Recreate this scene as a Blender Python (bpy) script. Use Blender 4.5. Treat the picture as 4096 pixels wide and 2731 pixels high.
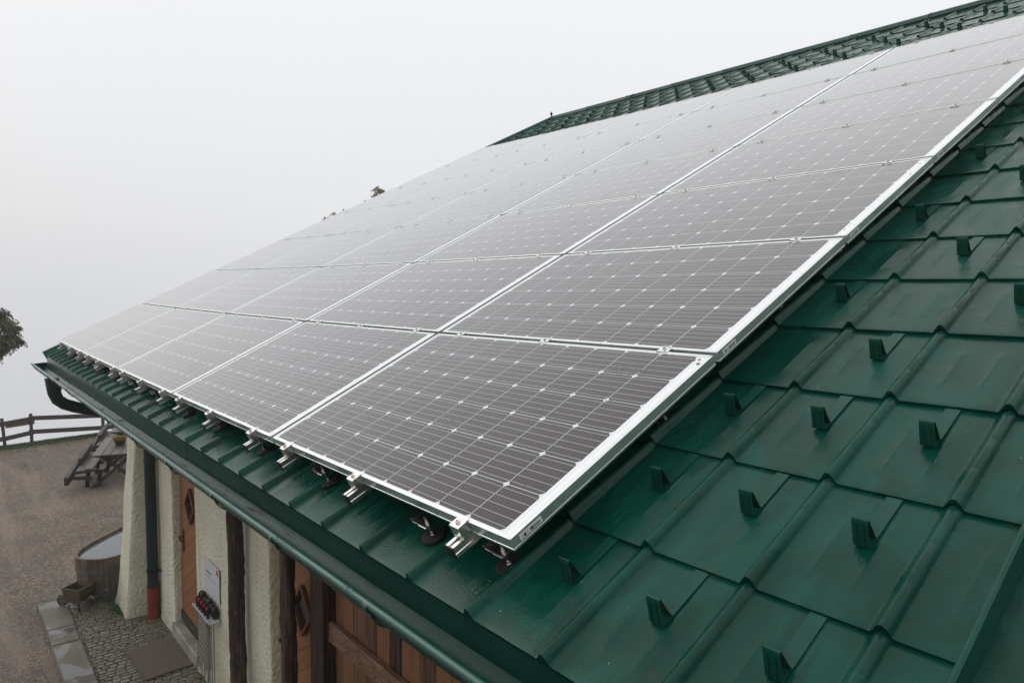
import bpy, bmesh, math, random
import numpy as np
from mathutils import Vector, Matrix
rnd = random.Random(7)
for o in list(bpy.data.objects): bpy.data.objects.remove(o)
S = bpy.context.scene
COL = S.collection

# ------------------------------------------------------------------ camera
cam_d = bpy.data.cameras.new("camera"); cam = bpy.data.objects.new("camera", cam_d); COL.objects.link(cam)
cam_d.sensor_width = 36; cam_d.lens = 24.427; cam_d.clip_start = .05; cam_d.clip_end = 2000
right = Vector((0.639758, 0.768518, 0.009502)); down = Vector((0.062203, -0.039451, -0.997284)); fwd = Vector((-0.766056, 0.638611, -0.073043))
m = Matrix((right, -down, -fwd)).transposed().to_4x4(); m.translation = Vector((1.365771, -1.149854, 4.199964))
cam.matrix_world = m
S.camera = cam

# ------------------------------------------------------------------ sky, sun, exposure
W = bpy.data.worlds.new("World"); S.world = W; W.use_nodes = True
nt = W.node_tree; nt.nodes.clear()
out = nt.nodes.new("ShaderNodeOutputWorld"); bg = nt.nodes.new("ShaderNodeBackground")
tc = nt.nodes.new("ShaderNodeTexCoord"); sx = nt.nodes.new("ShaderNodeSeparateXYZ")
nt.links.new(tc.outputs["Generated"], sx.inputs[0])
ad = nt.nodes.new("ShaderNodeMath"); ad.operation = 'MULTIPLY_ADD'; ad.inputs[1].default_value = .5; ad.inputs[2].default_value = .5
nt.links.new(sx.outputs[2], ad.inputs[0])
# brighter side of the cloud towards the sun (+x +y)
dt = nt.nodes.new("ShaderNodeVectorMath"); dt.operation = 'DOT_PRODUCT'; dt.inputs[1].default_value = (.055, .055, 0)
nt.links.new(tc.outputs["Generated"], dt.inputs[0])
a2 = nt.nodes.new("ShaderNodeMath"); a2.operation = 'ADD'
nt.links.new(ad.outputs[0], a2.inputs[0]); nt.links.new(dt.outputs["Value"], a2.inputs[1])
cl = nt.nodes.new("ShaderNodeTexNoise"); cl.inputs["Scale"].default_value = 1.6; cl.inputs["Detail"].default_value = 4
nt.links.new(tc.outputs["Generated"], cl.inputs["Vector"])
a3 = nt.nodes.new("ShaderNodeMath"); a3.operation = 'MULTIPLY_ADD'; a3.inputs[1].default_value = .07; nt.links.new(cl.outputs[0], a3.inputs[0]); nt.links.new(a2.outputs[0], a3.inputs[2])
rp = nt.nodes.new("ShaderNodeValToRGB"); nt.links.new(a3.outputs[0], rp.inputs[0])
e = rp.color_ramp.elements
e[0].position = 0.30; e[0].color = (.50, .505, .53, 1)
e[1].position = 1.0; e[1].color = (1.0, 1.0, 1.0, 1)
for p, c in ((.45, (.63, .635, .66)), (.56, (.75, .76, .785)), (.68, (.81, .825, .85)), (.80, (.88, .89, .905))):
    k = e.new(p); k.color = c + (1,)
sky = nt.nodes.new("ShaderNodeTexSky"); sky.sky_type = 'NISHITA'; sky.sun_disc = False
SUN_EL, SUN_AZ = math.radians(38), math.radians(-112)
sky.sun_elevation = SUN_EL; sky.sun_rotation = SUN_AZ; sky.air_density = 1.5; sky.dust_density = 6
mx = nt.nodes.new("ShaderNodeMixRGB"); mx.blend_type = 'ADD'; mx.inputs[0].default_value = .006
nt.links.new(rp.outputs[0], mx.inputs[1]); nt.links.new(sky.outputs[0], mx.inputs[2])
nt.links.new(mx.outputs[0], bg.inputs[0]); bg.inputs[1].default_value = 1.07
nt.links.new(bg.outputs[0], out.inputs[0])

sd = bpy.data.lights.new("sun", 'SUN'); sun = bpy.data.objects.new("sun", sd); COL.objects.link(sun)
sd.energy = .55; sd.angle = math.radians(40); sd.color = (1, .98, .95)
sv = Vector((math.sin(SUN_AZ) * math.cos(SUN_EL), math.cos(SUN_AZ) * math.cos(SUN_EL), math.sin(SUN_EL)))
sun.rotation_euler = sv.to_track_quat('Z', 'Y').to_euler()
S.view_settings.view_transform = 'Standard'; S.view_settings.look = 'None'
S.view_settings.exposure = 0; S.view_settings.gamma = 1
S.cycles.use_denoising = True
S.cycles.max_bounces = 8; S.cycles.volume_bounces = 4

# ------------------------------------------------------------------ frames of reference
TH = math.radians(26.2); CT, ST = math.cos(TH), math.sin(TH); Z0 = 3.525
RX = Matrix.Rotation(TH, 4, 'X')
def RP(u, v, n):                       # roof coordinates: along the eave, up the slope, out of the roof
    return Vector((u, v * CT - n * ST, v * ST + n * CT + Z0))
def sag(u): return .00153 * (-u - 4.2) ** 2
def roofn(v): return -.157 + .0045 * v

# ------------------------------------------------------------------ mesh helpers
class MB:
    def __init__(s): s.v = []; s.f = []; s.mi = []; s.sm = []; s.cur = 0; s.smooth = False
    def add(s, vs, fs, M=None):
        b = len(s.v)
        s.v += [tuple(M @ Vector(p)) if M is not None else tuple(p) for p in vs]
        for f in fs: s.f.append(tuple(b + i for i in f)); s.mi.append(s.cur); s.sm.append(s.smooth)
    def box(s, c, d, M=None, bev=0.0):
        x, y, z = c; a, b, h = d[0] / 2, d[1] / 2, d[2] / 2
        if bev <= 0:
            vs = [(x + i * a, y + j * b, z + k * h) for k in (-1, 1) for j in (-1, 1) for i in (-1, 1)]
            s.add(vs, [(0, 2, 3, 1), (4, 5, 7, 6), (0, 1, 5, 4), (2, 6, 7, 3), (0, 4, 6, 2), (1, 3, 7, 5)], M)
        else:
            e = min(bev, a * .9, b * .9, h * .9)
            bm = bmesh.new(); bmesh.ops.create_cube(bm, size=1)
            for q in bm.verts: q.co = Vector((x + q.co.x * 2 * a, y + q.co.y * 2 * b, z + q.co.z * 2 * h))
            bmesh.ops.bevel(bm, geom=bm.edges[:], offset=e, segments=1, affect='EDGES')
            s.add([q.co[:] for q in bm.verts], [[w.index for w in f.verts] for f in bm.faces], M); bm.free()
    def beam(s, p, q, w, h, up=(0, 0, 1), bev=0.0):
        p, q = Vector(p), Vector(q); d = q - p; L = d.length; x = d.normalized()
        y = Vector(up).cross(x).normalized(); z = x.cross(y)
        M = Matrix((x, y, z)).transposed().to_4x4(); M.translation = (p + q) / 2
        s.box((0, 0, 0), (L, w, h), M, bev)
    def tube(s, pts, rs, n=12, cap=True, M=None):
        pts = [Vector(p) for p in pts]; k = len(pts)
        if not hasattr(rs, '__len__'): rs = [rs] * k
        vs = []; ref = Vector((0, 0, 1)) if abs((pts[-1] - pts[0]).normalized().z) < .9 else Vector((1, 0, 0))
        for i, p in enumerate(pts):
            t = (pts[min(i + 1, k - 1)] - pts[max(i - 1, 0)]).normalized()
            a = ref.cross(t).normalized(); b = t.cross(a)
            vs += [p + a * (rs[i] * math.cos(2 * math.pi * j / n)) + b * (rs[i] * math.sin(2 * math.pi * j / n)) for j in range(n)]
        fs = [(i * n + j, i * n + (j + 1) % n, (i + 1) * n + (j + 1) % n, (i + 1) * n + j) for i in range(k - 1) for j in range(n)]
        o = s.smooth; s.smooth = True; s.add(vs, fs, M); s.smooth = o
        if cap: s.add([vs[j] for j in range(n)] + [vs[(k - 1) * n + j] for j in range(n)], [tuple(range(n - 1, -1, -1)), tuple(range(n, 2 * n))], M)
    def cyl(s, c, r, h, n=16, r2=None, M=None):
        s.tube([(c[0], c[1], c[2]), (c[0], c[1], c[2] + h)], [r, r if r2 is None else r2], n, True, M)
    def extr(s, prof, a, b, axis_fn, close=False):
        # profile points (p,q) swept between a and b ; axis_fn(t,p,q)->xyz
        n = len(prof); vs = [axis_fn(a, *p) for p in prof] + [axis_fn(b, *p) for p in prof]
        fs = [(i, (i + 1) % n, n + (i + 1) % n, n + i) for i in range(n if close else n - 1)]
        s.add(vs, fs)
    def build(s, name, mats, parent=None, M=None):
        me = bpy.data.meshes.new(name); me.from_pydata(s.v, [], s.f)
        if not isinstance(mats, (list, tuple)): mats = [mats]
        for q in mats: me.materials.append(q)
        me.polygons.foreach_set("material_index", s.mi); me.polygons.foreach_set("use_smooth", s.sm); me.update()
        o = bpy.data.objects.new(name, me); COL.objects.link(o)
        if parent: o.parent = parent
        if M is not None: o.matrix_basis = M
        return o
def npmesh(name, V, F, mats, parent=None, smooth=True):
    me = bpy.data.meshes.new(name); V = np.asarray(V, dtype=np.float32); F = np.asarray(F, dtype=np.int32)
    me.vertices.add(len(V)); me.vertices.foreach_set("co", V.ravel())
    me.loops.add(F.size); me.loops.foreach_set("vertex_index", F.ravel())
    me.polygons.add(len(F)); me.polygons.foreach_set("loop_start", np.arange(0, F.size, F.shape[1], dtype=np.int32))
    me.polygons.foreach_set("loop_total", np.full(len(F), F.shape[1], dtype=np.int32))
    me.polygons.foreach_set("use_smooth", np.full(len(F), smooth)); me.update(calc_edges=True); me.validate()
    for q in (mats if isinstance(mats, (list, tuple)) else [mats]): me.materials.append(q)
    o = bpy.data.objects.new(name, me); COL.objects.link(o)
    if parent: o.parent = parent
    return o
def gridF(nr, nc, base=0):
    r, c = np.meshgrid(np.arange(nr - 1), np.arange(nc - 1), indexing='ij'); a = base + r * nc + c
    return np.stack([a, a + 1, a + nc + 1, a + nc], -1).reshape(-1, 4)
def thing(name, label, cat, M=None, group=None, loc=None):
    o = bpy.data.objects.new(name, None); COL.objects.link(o); o.empty_display_size = .1
    if M is not None: o.matrix_basis = M
    if loc is not None: o.location = loc
    o["label"] = label; o["category"] = cat
    if group: o["group"] = group
    return o
def tag(o, label, cat, group=None):
    o["label"] = label; o["category"] = cat
    if group: o["group"] = group
    return o
def struct(o, kind="structure", label=None):
    o["kind"] = kind
    if label: o["label"] = label
    return o
def copy_tree(o, parent=None):
    c = o.copy(); COL.objects.link(c); c.parent = parent
    for ch in [q for q in bpy.data.objects if q.parent == o]: copy_tree(ch, c)
    return c

# ------------------------------------------------------------------ materials
class NM:
    def __init__(s, name):
        s.m = bpy.data.materials.new(name); s.m.use_nodes = True; s.t = s.m.node_tree; s.p = s.t.nodes["Principled BSDF"]
        s._c = {}
    def n(s, ty, **kw):
        q = s.t.nodes.new(ty)
        for k, v in kw.items():
            if hasattr(q, k): setattr(q, k, v)
        return q
    def set(s, sock, v):
        if isinstance(v, bpy.types.NodeSocket): s.t.links.new(v, sock)
        elif isinstance(v, (tuple, list)) and len(v) == 3 and sock.type == 'RGBA': sock.default_value = tuple(v) + (1,)
        else: sock.default_value = v
    def P(s, **kw):
        for k, v in kw.items(): s.set(s.p.inputs[k.replace('_', ' ')], v)
        return s
    def co(s, which="Object"):
        if which not in s._c: s._c[which] = s.n("ShaderNodeTexCoord")
        return s._c[which].outputs[which]
    def map(s, v, scale=(1, 1, 1), rot=(0, 0, 0), loc=(0, 0, 0)):
        q = s.n("ShaderNodeMapping"); s.set(q.inputs[0], v); q.inputs[1].default_value = loc; q.inputs[2].default_value = rot; q.inputs[3].default_value = scale
        return q.outputs[0]
    def math(s, op, a, b=0.0, c=0.0):
        q = s.n("ShaderNodeMath"); q.operation = op; s.set(q.inputs[0], a); s.set(q.inputs[1], b); s.set(q.inputs[2], c); return q.outputs[0]
    def noise(s, scale, detail=4, v=None, rough=.55, dist=0):
        q = s.n("ShaderNodeTexNoise"); s.set(q.inputs["Vector"], v if v is not None else s.co()); q.inputs["Scale"].default_value = scale
        q.inputs["Detail"].default_value = detail; q.inputs["Roughness"].default_value = rough; q.inputs["Distortion"].default_value = dist; return q.outputs[0]
    def vor(s, scale, v=None, feature='F1', out="Distance", rnd_=1.0):
        q = s.n("ShaderNodeTexVoronoi"); q.feature = feature; s.set(q.inputs["Vector"], v if v is not None else s.co()); q.inputs["Scale"].default_value = scale
        q.inputs["Randomness"].default_value = rnd_; return q.outputs[out]
    def ramp(s, f, stops):
        q = s.n("ShaderNodeValToRGB"); s.set(q.inputs[0], f); e = q.color_ramp.elements
        while len(e) < len(stops): e.new(.5)
        for k, (p, c) in enumerate(stops):
            e[k].position = p; e[k].color = (c, c, c, 1) if not hasattr(c, '__len__') else tuple(c) + (1,)
        return q.outputs[0]
    def mix(s, f, a, b):
        q = s.n("ShaderNodeMixRGB"); s.set(q.inputs[0], f); s.set(q.inputs[1], a); s.set(q.inputs[2], b); return q.outputs[0]
    def maprange(s, f, a, b, c, d):
        q = s.n("ShaderNodeMapRange"); s.set(q.inputs[0], f)
        for k, v in enumerate((a, b, c, d)): q.inputs[k + 1].default_value = v
        return q.outputs[0]
    def bump(s, h, strength=.3, dist=.01, normal=None):
        q = s.n("ShaderNodeBump"); s.set(q.inputs["Height"], h); q.inputs["Strength"].default_value = strength; q.inputs["Distance"].default_value = dist
        if normal is not None: s.set(q.inputs["Normal"], normal)
        return q.outputs[0]
def simple(name, col, rough=.5, metal=0, nscale=0, nvar=.25, bscale=0, bstr=.2, bdist=.002, spec=.5):
    k = NM(name)
    if nscale:
        f = k.noise(nscale, 5); c = k.mix(k.ramp(f, [(.35, 0.0), (.65, 1.0)]), tuple(x * (1 - nvar) for x in col), tuple(min(1, x * (1 + nvar)) for x in col))
    else: c = col
    k.P(Base_Color=c, Roughness=rough, Metallic=metal)
    k.p.inputs["Specular IOR Level"].default_value = spec
    if bscale: k.P(Normal=k.bump(k.noise(bscale, 5), bstr, bdist))
    return k.m

LAPSHIFT = -Z0 * ST
GREEN = (.006, .062, .041)
def green_stucco():
    k = NM("green_stucco_metal"); v = k.map(k.co(), rot=(-TH, 0, 0))
    big = k.noise(2.2, 5, k.map(v, scale=(1.6, .8, 1)), .6, .6)
    wet = k.ramp(big, [(.46, 0.0), (.56, 1.0)])
    streak = k.noise(9, 3, k.map(v, scale=(3.0, .25, 1)))
    c = k.mix(k.maprange(streak, .3, .7, 0, 1), (.0018, .055, .036), (.0034, .067, .046))
    c = k.mix(k.math('MULTIPLY', wet, .65), c, (.0010, .032, .021))
    q = k.n("ShaderNodeSeparateXYZ"); k.set(q.inputs[0], v)
    run = k.ramp(k.noise(1.0, 3, k.map(v, scale=(22, 1.3, 1)), .5, .3), [(.60, 0.0), (.635, 1.0)])
    low = k.math('MULTIPLY', k.maprange(q.outputs[1], .05 + Z0 * ST, .5 + Z0 * ST, 1, 0), run)
    wet = k.math('MAXIMUM', wet, low)
    c = k.mix(k.math('MULTIPLY', low, .6), c, (.002, .030, .021))
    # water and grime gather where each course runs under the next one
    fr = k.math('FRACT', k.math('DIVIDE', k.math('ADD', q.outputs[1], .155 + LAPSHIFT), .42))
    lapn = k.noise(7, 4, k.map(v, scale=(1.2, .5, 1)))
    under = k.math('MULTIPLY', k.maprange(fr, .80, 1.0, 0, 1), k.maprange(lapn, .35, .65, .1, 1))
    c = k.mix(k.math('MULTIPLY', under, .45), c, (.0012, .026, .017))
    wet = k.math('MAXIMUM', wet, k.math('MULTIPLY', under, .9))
    dirt = k.ramp(k.noise(14, 6), [(.62, 0.0), (.74, 1.0)])
    c = k.mix(k.math('MULTIPLY', dirt, .30), c, (.045, .045, .030))
    fine = k.noise(210, 3); med = k.noise(80, 3)
    h = k.math('MULTIPLY_ADD', med, .5, fine)
    beads = k.vor(95, k.map(v, scale=(1, .8, 1)))
    h2 = k.math('MULTIPLY', k.math('MULTIPLY', k.math('SMOOTH_MIN', beads, .45, .1), wet), k.ramp(k.noise(5.1, 3), [(.5, 0.0), (.6, 1.0)]))
    n1 = k.bump(h, .42, .0020); n2 = k.bump(h2, .5, .003, n1)
    k.P(Base_Color=c, Roughness=k.maprange(wet, 0, 1, .33, .14), Normal=n2)
    k.p.inputs["Specular IOR Level"].default_value = .20
    return k.m
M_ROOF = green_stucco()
M_GRN = simple("green_painted_sheet", (.004, .038, .027), .30, nscale=3, nvar=.2, bscale=25, bstr=.05)
M_GRN2 = simple("green_guard_paint", (.0034, .054, .037), .34, nscale=8, nvar=.2, spec=.22)
M_DKGRN = simple("dark_green_pipe", (.002, .018, .015), .35, nscale=4, nvar=.2)
def gutter_mat():
    k = NM("wet_gutter_green"); v = k.map(k.co(), scale=(1, 6, 6))
    d = k.ramp(k.noise(5, 6, v, .65), [(.56, 0.0), (.66, 1.0)])
    c = k.mix(k.math('MULTIPLY', d, .7), (.0025, .036, .025), (.016, .012, .007))
    k.P(Base_Color=c, Roughness=k.maprange(d, 0, 1, .24, .5), Normal=k.bump(k.noise(160, 2), .12, .001)); k.P(IOR=1.18); return k.m
M_GUT = gutter_mat()
def bead_mat():
    k = NM("gutter_bead_wet"); w = k.ramp(k.noise(2.3, 2, k.map(k.co(), scale=(1, 0, 0))), [(.50, 0.0), (.56, 1.0)])
    dr = k.ramp(k.vor(170), [(0.0, 1.0), (.5, 0.0)])
    k.P(Base_Color=(.008, .070, .052), Roughness=.24, Normal=k.bump(k.math('MULTIPLY', dr, w), .7, .003)); return k.m
M_BEAD = bead_mat()
M_ALU = simple("anodised_aluminium_frame", (.80, .83, .82), .27, .90, nscale=6, nvar=.04)
M_RAIL = simple("mill_aluminium_rail", (.84, .82, .78), .30, 1.0, nscale=20, nvar=.05)
M_STEEL = simple("stainless_steel", (.60, .57, .53), .22, 1.0, nscale=40, nvar=.1)
M_BLACKP = simple("black_plastic", (.008, .008, .009), .5)
M_RUBBER = simple("black_rubber", (.008, .007, .009), .7, bscale=200, bstr=.2)

def panel_glass():
    k = NM("solar_cell_glass"); uv = k.co("UV"); q = k.n("ShaderNodeSeparateXYZ"); k.set(q.inputs[0], uv); X, Y = q.outputs[0], q.outputs[1]
    px = .1604; mx0 = .024; my0 = .0165
    cu = k.math('DIVIDE', k.math('SUBTRACT', X, mx0), px); cv = k.math('DIVIDE', k.math('SUBTRACT', Y, my0), px)
    fu = k.math('ABSOLUTE', k.math('SUBTRACT', k.math('FRACT', cu), .5)); fv = k.math('ABSOLUTE', k.math('SUBTRACT', k.math('FRACT', cv), .5))
    g = lambda a, t: k.math('LESS_THAN', a, t)
    inc = k.math('MULTIPLY', k.math('MULTIPLY', g(fu, .4935), g(fv, .4935)), g(k.math('ADD', fu, fv), .915))
    rng = k.math('MULTIPLY', k.math('MULTIPLY', k.math('GREATER_THAN', cu, 0.0), g(cu, 10.0)), k.math('MULTIPLY', k.math('GREATER_THAN', cv, 0.0), g(cv, 6.0)))
    cell = k.math('MULTIPLY', inc, rng)
    bb = k.math('ABSOLUTE', k.math('SUBTRACT', k.math('FRACT', k.math('MULTIPLY', cv, 5.0)), .5))
    bbm = k.math('MULTIPLY', g(bb, .0145), g(fu, .478))
    bbm = k.math('MULTIPLY', bbm, cell)
    # string ribbons on the short sides, seen through the glass
    rib = k.math('MULTIPLY', g(k.math('ABSOLUTE', k.math('SUBTRACT', X, 1.652)), .0032), k.math('GREATER_THAN', k.math('FRACT', k.math('MULTIPLY_ADD', cv, .5, .02)), .03))
    oi = k.n("ShaderNodeObjectInfo"); r = oi.outputs["Random"]
    cc = k.mix(k.math('MULTIPLY', r, .6), (.0165, .0068, .0105), (.0220, .0110, .0150))
    tone = k.noise(3.1, 2, k.n("ShaderNodeCombineXYZ").outputs[0])
    c = k.mix(cell, k.mix(rng, (.80, .82, .84), (.66, .67, .70)), cc)
    c = k.mix(bbm, c, (.78, .76, .76)); c = k.mix(k.math('MULTIPLY', rib, k.math('SUBTRACT', 1.0, cell)), c, (.92, .92, .90))
    # rain drops gathered in patches
    off = k.n("ShaderNodeCombineXYZ"); k.set(off.inputs[0], k.math('MULTIPLY', r, 37.0)); k.set(off.inputs[1], k.math('MULTIPLY', r, 91.0))
    vv = k.n("ShaderNodeVectorMath"); vv.operation = 'ADD'; k.set(vv.inputs[0], uv); k.set(vv.inputs[1], off.outputs[0]); P = vv.outputs[0]
    dv = k.vor(70, k.map(P, scale=(1, .62, 1)), out="Distance")
    patch = k.ramp(k.noise(2.6, 3, P), [(.53, 0.0), (.63, 1.0)])
    edge = k.maprange(X, .35, .9, 0, 1)
    cov = k.math('MULTIPLY', patch, edge)
    size = k.math('MULTIPLY', cov, .40)
    drop = k.math('MAXIMUM', k.math('SUBTRACT', size, dv), 0.0)
    dm = k.math('MINIMUM', k.math('MULTIPLY', drop, 12.0), 1.0)
    c = k.mix(k.math('MULTIPLY', dm, .9), c, (.006, .008, .009))
    grime = k.noise(1.7, 5, k.map(P, scale=(2.2, .5, 1)))
    k.P(Base_Color=c, Roughness=k.maprange(grime, .3, .7, .085, .15), Normal=k.bump(drop, .8, .01), IOR=1.40)
    k.p.inputs["Specular IOR Level"].default_value = .5
    k.P(Coat_Weight=1.0, Coat_Roughness=.07, Coat_IOR=1.33)
    return k.m
M_PV = panel_glass()
def sticker_mat():
    k = NM("barcode_sticker"); q = k.n("ShaderNodeSeparateXYZ"); k.set(q.inputs[0], k.co("UV")); X, Y = q.outputs[0], q.outputs[1]
    cx = k.n("ShaderNodeCombineXYZ"); k.set(cx.inputs[0], k.math('FLOOR', k.math('MULTIPLY', X, 60.0)))
    wn = k.n("ShaderNodeTexWhiteNoise"); k.set(wn.inputs["Vector"], cx.outputs[0])
    bars = k.math('MULTIPLY', k.math('LESS_THAN', wn.outputs[0], .5), k.math('MULTIPLY', k.math('LESS_THAN', k.math('ABSOLUTE', k.math('SUBTRACT', X, .5)), .42), k.math('LESS_THAN', k.math('ABSOLUTE', k.math('SUBTRACT', Y, .38)), .28)))
    k.P(Base_Color=k.mix(bars, (.62, .63, .62), (.01, .01, .01)), Roughness=.4); return k.m
M_STICK = sticker_mat()
M_CHALK = simple("yellow_chalk", (.35, .30, .06), .9)
M_FLAKE = simple("pale_flake", (.35, .33, .26), .8)
M_BIRD = simple("bird_dropping", (.30, .27, .20), .8, nscale=60, nvar=.6)

def wall_mat():
    k = NM("cream_roughcast"); a = k.noise(1.6, 5); b = k.noise(28, 6, rough=.7)
    c = k.mix(k.ramp(a, [(.3, 0.0), (.7, 1.0)]), (.68, .645, .49), (.79, .765, .62))
    c = k.mix(k.ramp(b, [(.64, 0.0), (.74, .55)]), c, (.30, .29, .20))
    q = k.n("ShaderNodeSeparateXYZ"); k.set(q.inputs[0], k.co())
    spl = k.math('MULTIPLY', k.maprange(q.outputs[2], -.05, .42, 1, 0), k.maprange(k.noise(5, 5), .35, .65, .15, 1))
    c = k.mix(k.math('MULTIPLY', spl, .55), c, (.20, .185, .125))
    stn = k.ramp(k.noise(1.0, 4, k.map(k.co(), scale=(6, 6, .7))), [(.56, 0.0), (.70, .35)])
    c = k.mix(stn, c, (.36, .33, .23))
    k.P(Base_Color=c, Roughness=.92, Normal=k.bump(k.math('MULTIPLY_ADD', k.vor(26), .6, k.noise(38, 6, rough=.7)), 1.0, .032)); return k.m
M_WALL = wall_mat()
def wood(name, c1, c2, rough=.7, axis='Z', scale=1.0, plank=None, diag=0, bs=.35):
    k = NM(name); rot = (0, math.radians(diag), 0)
    sc = {'Z': (40, 40, 2.0), 'X': (2.0, 40, 40), 'Y': (40, 2.0, 40)}[axis]
    v0 = k.map(k.co(), rot=rot)
    at = k.n("ShaderNodeAttribute"); at.attribute_name = "rnd"; off = k.n("ShaderNodeVectorMath"); off.operation = 'ADD'; k.set(off.inputs[0], v0); k.set(off.inputs[1], at.outputs["Vector"])
    v = k.map(off.outputs[0], scale=tuple(x * scale for x in sc))
    g = k.noise(1.0, 7, v, .6, 1.2); g2 = k.noise(3.5, 4, v, .6)
    f = k.math('MULTIPLY_ADD', g2, .35, k.math('MULTIPLY', g, .8))
    f = k.math('ADD', f, k.math('MULTIPLY', k.math('SUBTRACT', at.outputs["Fac"], .5), .30))
    c = k.mix(k.ramp(f, [(.42, 0.0), (.66, 1.0)]), c1, c2); h = f
    if plank:
        q = k.n("ShaderNodeSeparateXYZ"); k.set(q.inputs[0], v0); s = q.outputs[2] if axis == 'X' else q.outputs[0]
        fr = k.math('ABSOLUTE', k.math('SUBTRACT', k.math('FRACT', k.math('DIVIDE', s, plank)), .5))
        gr = k.maprange(fr, .462, .488, 0, 1)
        idn = k.n("ShaderNodeTexWhiteNoise"); idn.noise_dimensions = '1D'; k.set(idn.inputs["W"], k.math('FLOOR', k.math('DIVIDE', s, plank)))
        c = k.mix(k.math('MULTIPLY', idn.outputs[0], .35), c, c2); c = k.mix(gr, c, tuple(x * .18 for x in c1)); h = k.math('SUBTRACT', k.math('MULTIPLY', f, .25), gr)
    k.P(Base_Color=c, Roughness=rough, Normal=k.bump(h, bs, .004)); return k.m
M_DOOR = wood("honey_door_boards", (.185, .070, .022), (.330, .150, .052), .5, 'X', 1, plank=.15, diag=32)
M_DOORFR = wood("reddish_door_trim", (.10, .030, .010), (.22, .085, .030), .5)
M_DARKB = wood("dark_brown_boards", (.010, .004, .0015), (.175, .078, .030), .6, 'Z', .8)
M_BEAMW = wood("weathered_batten", (.120, .060, .030), (.400, .240, .135), .7, 'X', 1)
M_LOG = wood("dark_log", (.025, .015, .010), (.170, .110, .075), .85, 'Z', 1, bs=.8)
M_OLD = wood("grey_brown_weathered_wood", (.024, .017, .014), (.085, .062, .052), .5, 'X', .8)
M_OLD2 = wood("dark_weathered_beam", (.022, .015, .012), (.070, .048, .036), .6, 'X', .8)
M_FENCE = wood("grey_fence_wood", (.050, .040, .032), (.140, .112, .090), .8, 'X', .7)
M_FRESH = wood("new_pine_rail", (.22, .13, .06), (.34, .21, .11), .7, 'X', .8)
M_TUB = wood("tub_staves", (.060, .046, .036), (.165, .125, .085), .7, 'Z', .8)
M_BARROW = wood("barrow_wood", (.055, .038, .026), (.180, .130, .090), .75, 'X', 1)
M_SOFFIT = wood("soffit_boards", (.05, .03, .018), (.11, .07, .04), .8, 'X', 1, plank=.15)
M_WATER = simple("still_water", (.10, .115, .12), .04, bscale=3, bstr=.05, bdist=.01)
M_HOOP = simple("zinc_hoop", (.085, .095, .095), .5, 0, nscale=10)
M_REDPIPE = simple("red_brown_standpipe", (.16, .022, .010), .6, nscale=8, nvar=.2)
M_GLASSD = simple("dark_window_glass", (.012, .012, .012), .05)
M_BLACKI = simple("black_iron", (.010, .010, .010), .45, .4)
M_SIGN = simple("sign_white", (.55, .55, .58), .3)
M_SIGNTX = simple("sign_text_grey", (.07, .075, .08), .5)
M_SIGNRED = simple("sign_red", (.40, .035, .02), .4)
M_CHAIN = simple("galvanised_chain", (.022, .025, .020), .5, 0)
M_REDH = simple("red_plastic", (.35, .02, .012), .3)
M_MAT = None
def doormat_mat():
    k = NM("brown_ribbed_mat"); q = k.n("ShaderNodeSeparateXYZ"); k.set(q.inputs[0], k.co())
    w = k.math('SINE', k.math('MULTIPLY', q.outputs[0], 2 * math.pi / .022)); w2 = k.math('SINE', k.math('MULTIPLY', q.outputs[1], 2 * math.pi / .012))
    h = k.math('MULTIPLY_ADD', w2, .3, w)
    c = k.mix(k.maprange(h, -1, 1, 0, 1), (.085, .065, .050), (.175, .140, .112)); c = k.mix(k.math('MULTIPLY', k.noise(4, 5), .4), c, (.10, .085, .07))
    k.P(Base_Color=c, Roughness=.95, Normal=k.bump(h, .8, .004)); return k.m
M_MAT = doormat_mat()
def gravel_mat():
    k = NM("wet_gravel"); a = k.noise(.55, 5); b = k.vor(60, out="Color"); d = k.noise(60, 5, rough=.75)
    bw = k.n("ShaderNodeSeparateXYZ"); k.set(bw.inputs[0], b)
    c = k.mix(k.ramp(a, [(.3, 0.0), (.7, 1.0)]), (.140, .096, .064), (.255, .186, .128))
    c = k.mix(k.ramp(bw.outputs[0], [(.1, 0.0), (.95, .8)]), c, (.105, .085, .072)); c = k.mix(k.ramp(bw.outputs[1], [(.90, 0.0), (.97, .6)]), c, (.34, .31, .28))
    e2 = k.noise(26, 4, rough=.7); c = k.mix(k.ramp(e2, [(.54, 0.0), (.60, .85)]), c, (.050, .038, .030)); c = k.mix(k.ramp(e2, [(.37, .75), (.44, 0.0)]), c, (.42, .36, .30)); c = k.mix(k.ramp(d, [(.54, 0.0), (.66, .85)]), c, (.040, .034, .030)); c = k.mix(k.ramp(k.noise(2.6, 5), [(.45, 0.0), (.62, .35)]), c, (.075, .066, .058)); trk = k.ramp(k.noise(1.0, 3, k.map(k.co(), rot=(0, 0, .5), scale=(.22, 1.5, 1))), [(.50, 0.0), (.62, .45)]); c = k.mix(trk, c, (.31, .25, .20))
    moss = k.ramp(k.noise(.9, 6, rough=.7), [(.64, 0.0), (.74, .5)]); c = k.mix(moss, c, (.080, .085, .035))
    k.P(Base_Color=c, Roughness=.75, Normal=k.bump(k.math('MULTIPLY_ADD', k.vor(60), -1.0, d), .9, .02)); return k.m
M_GRAVEL = gravel_mat()
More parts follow.
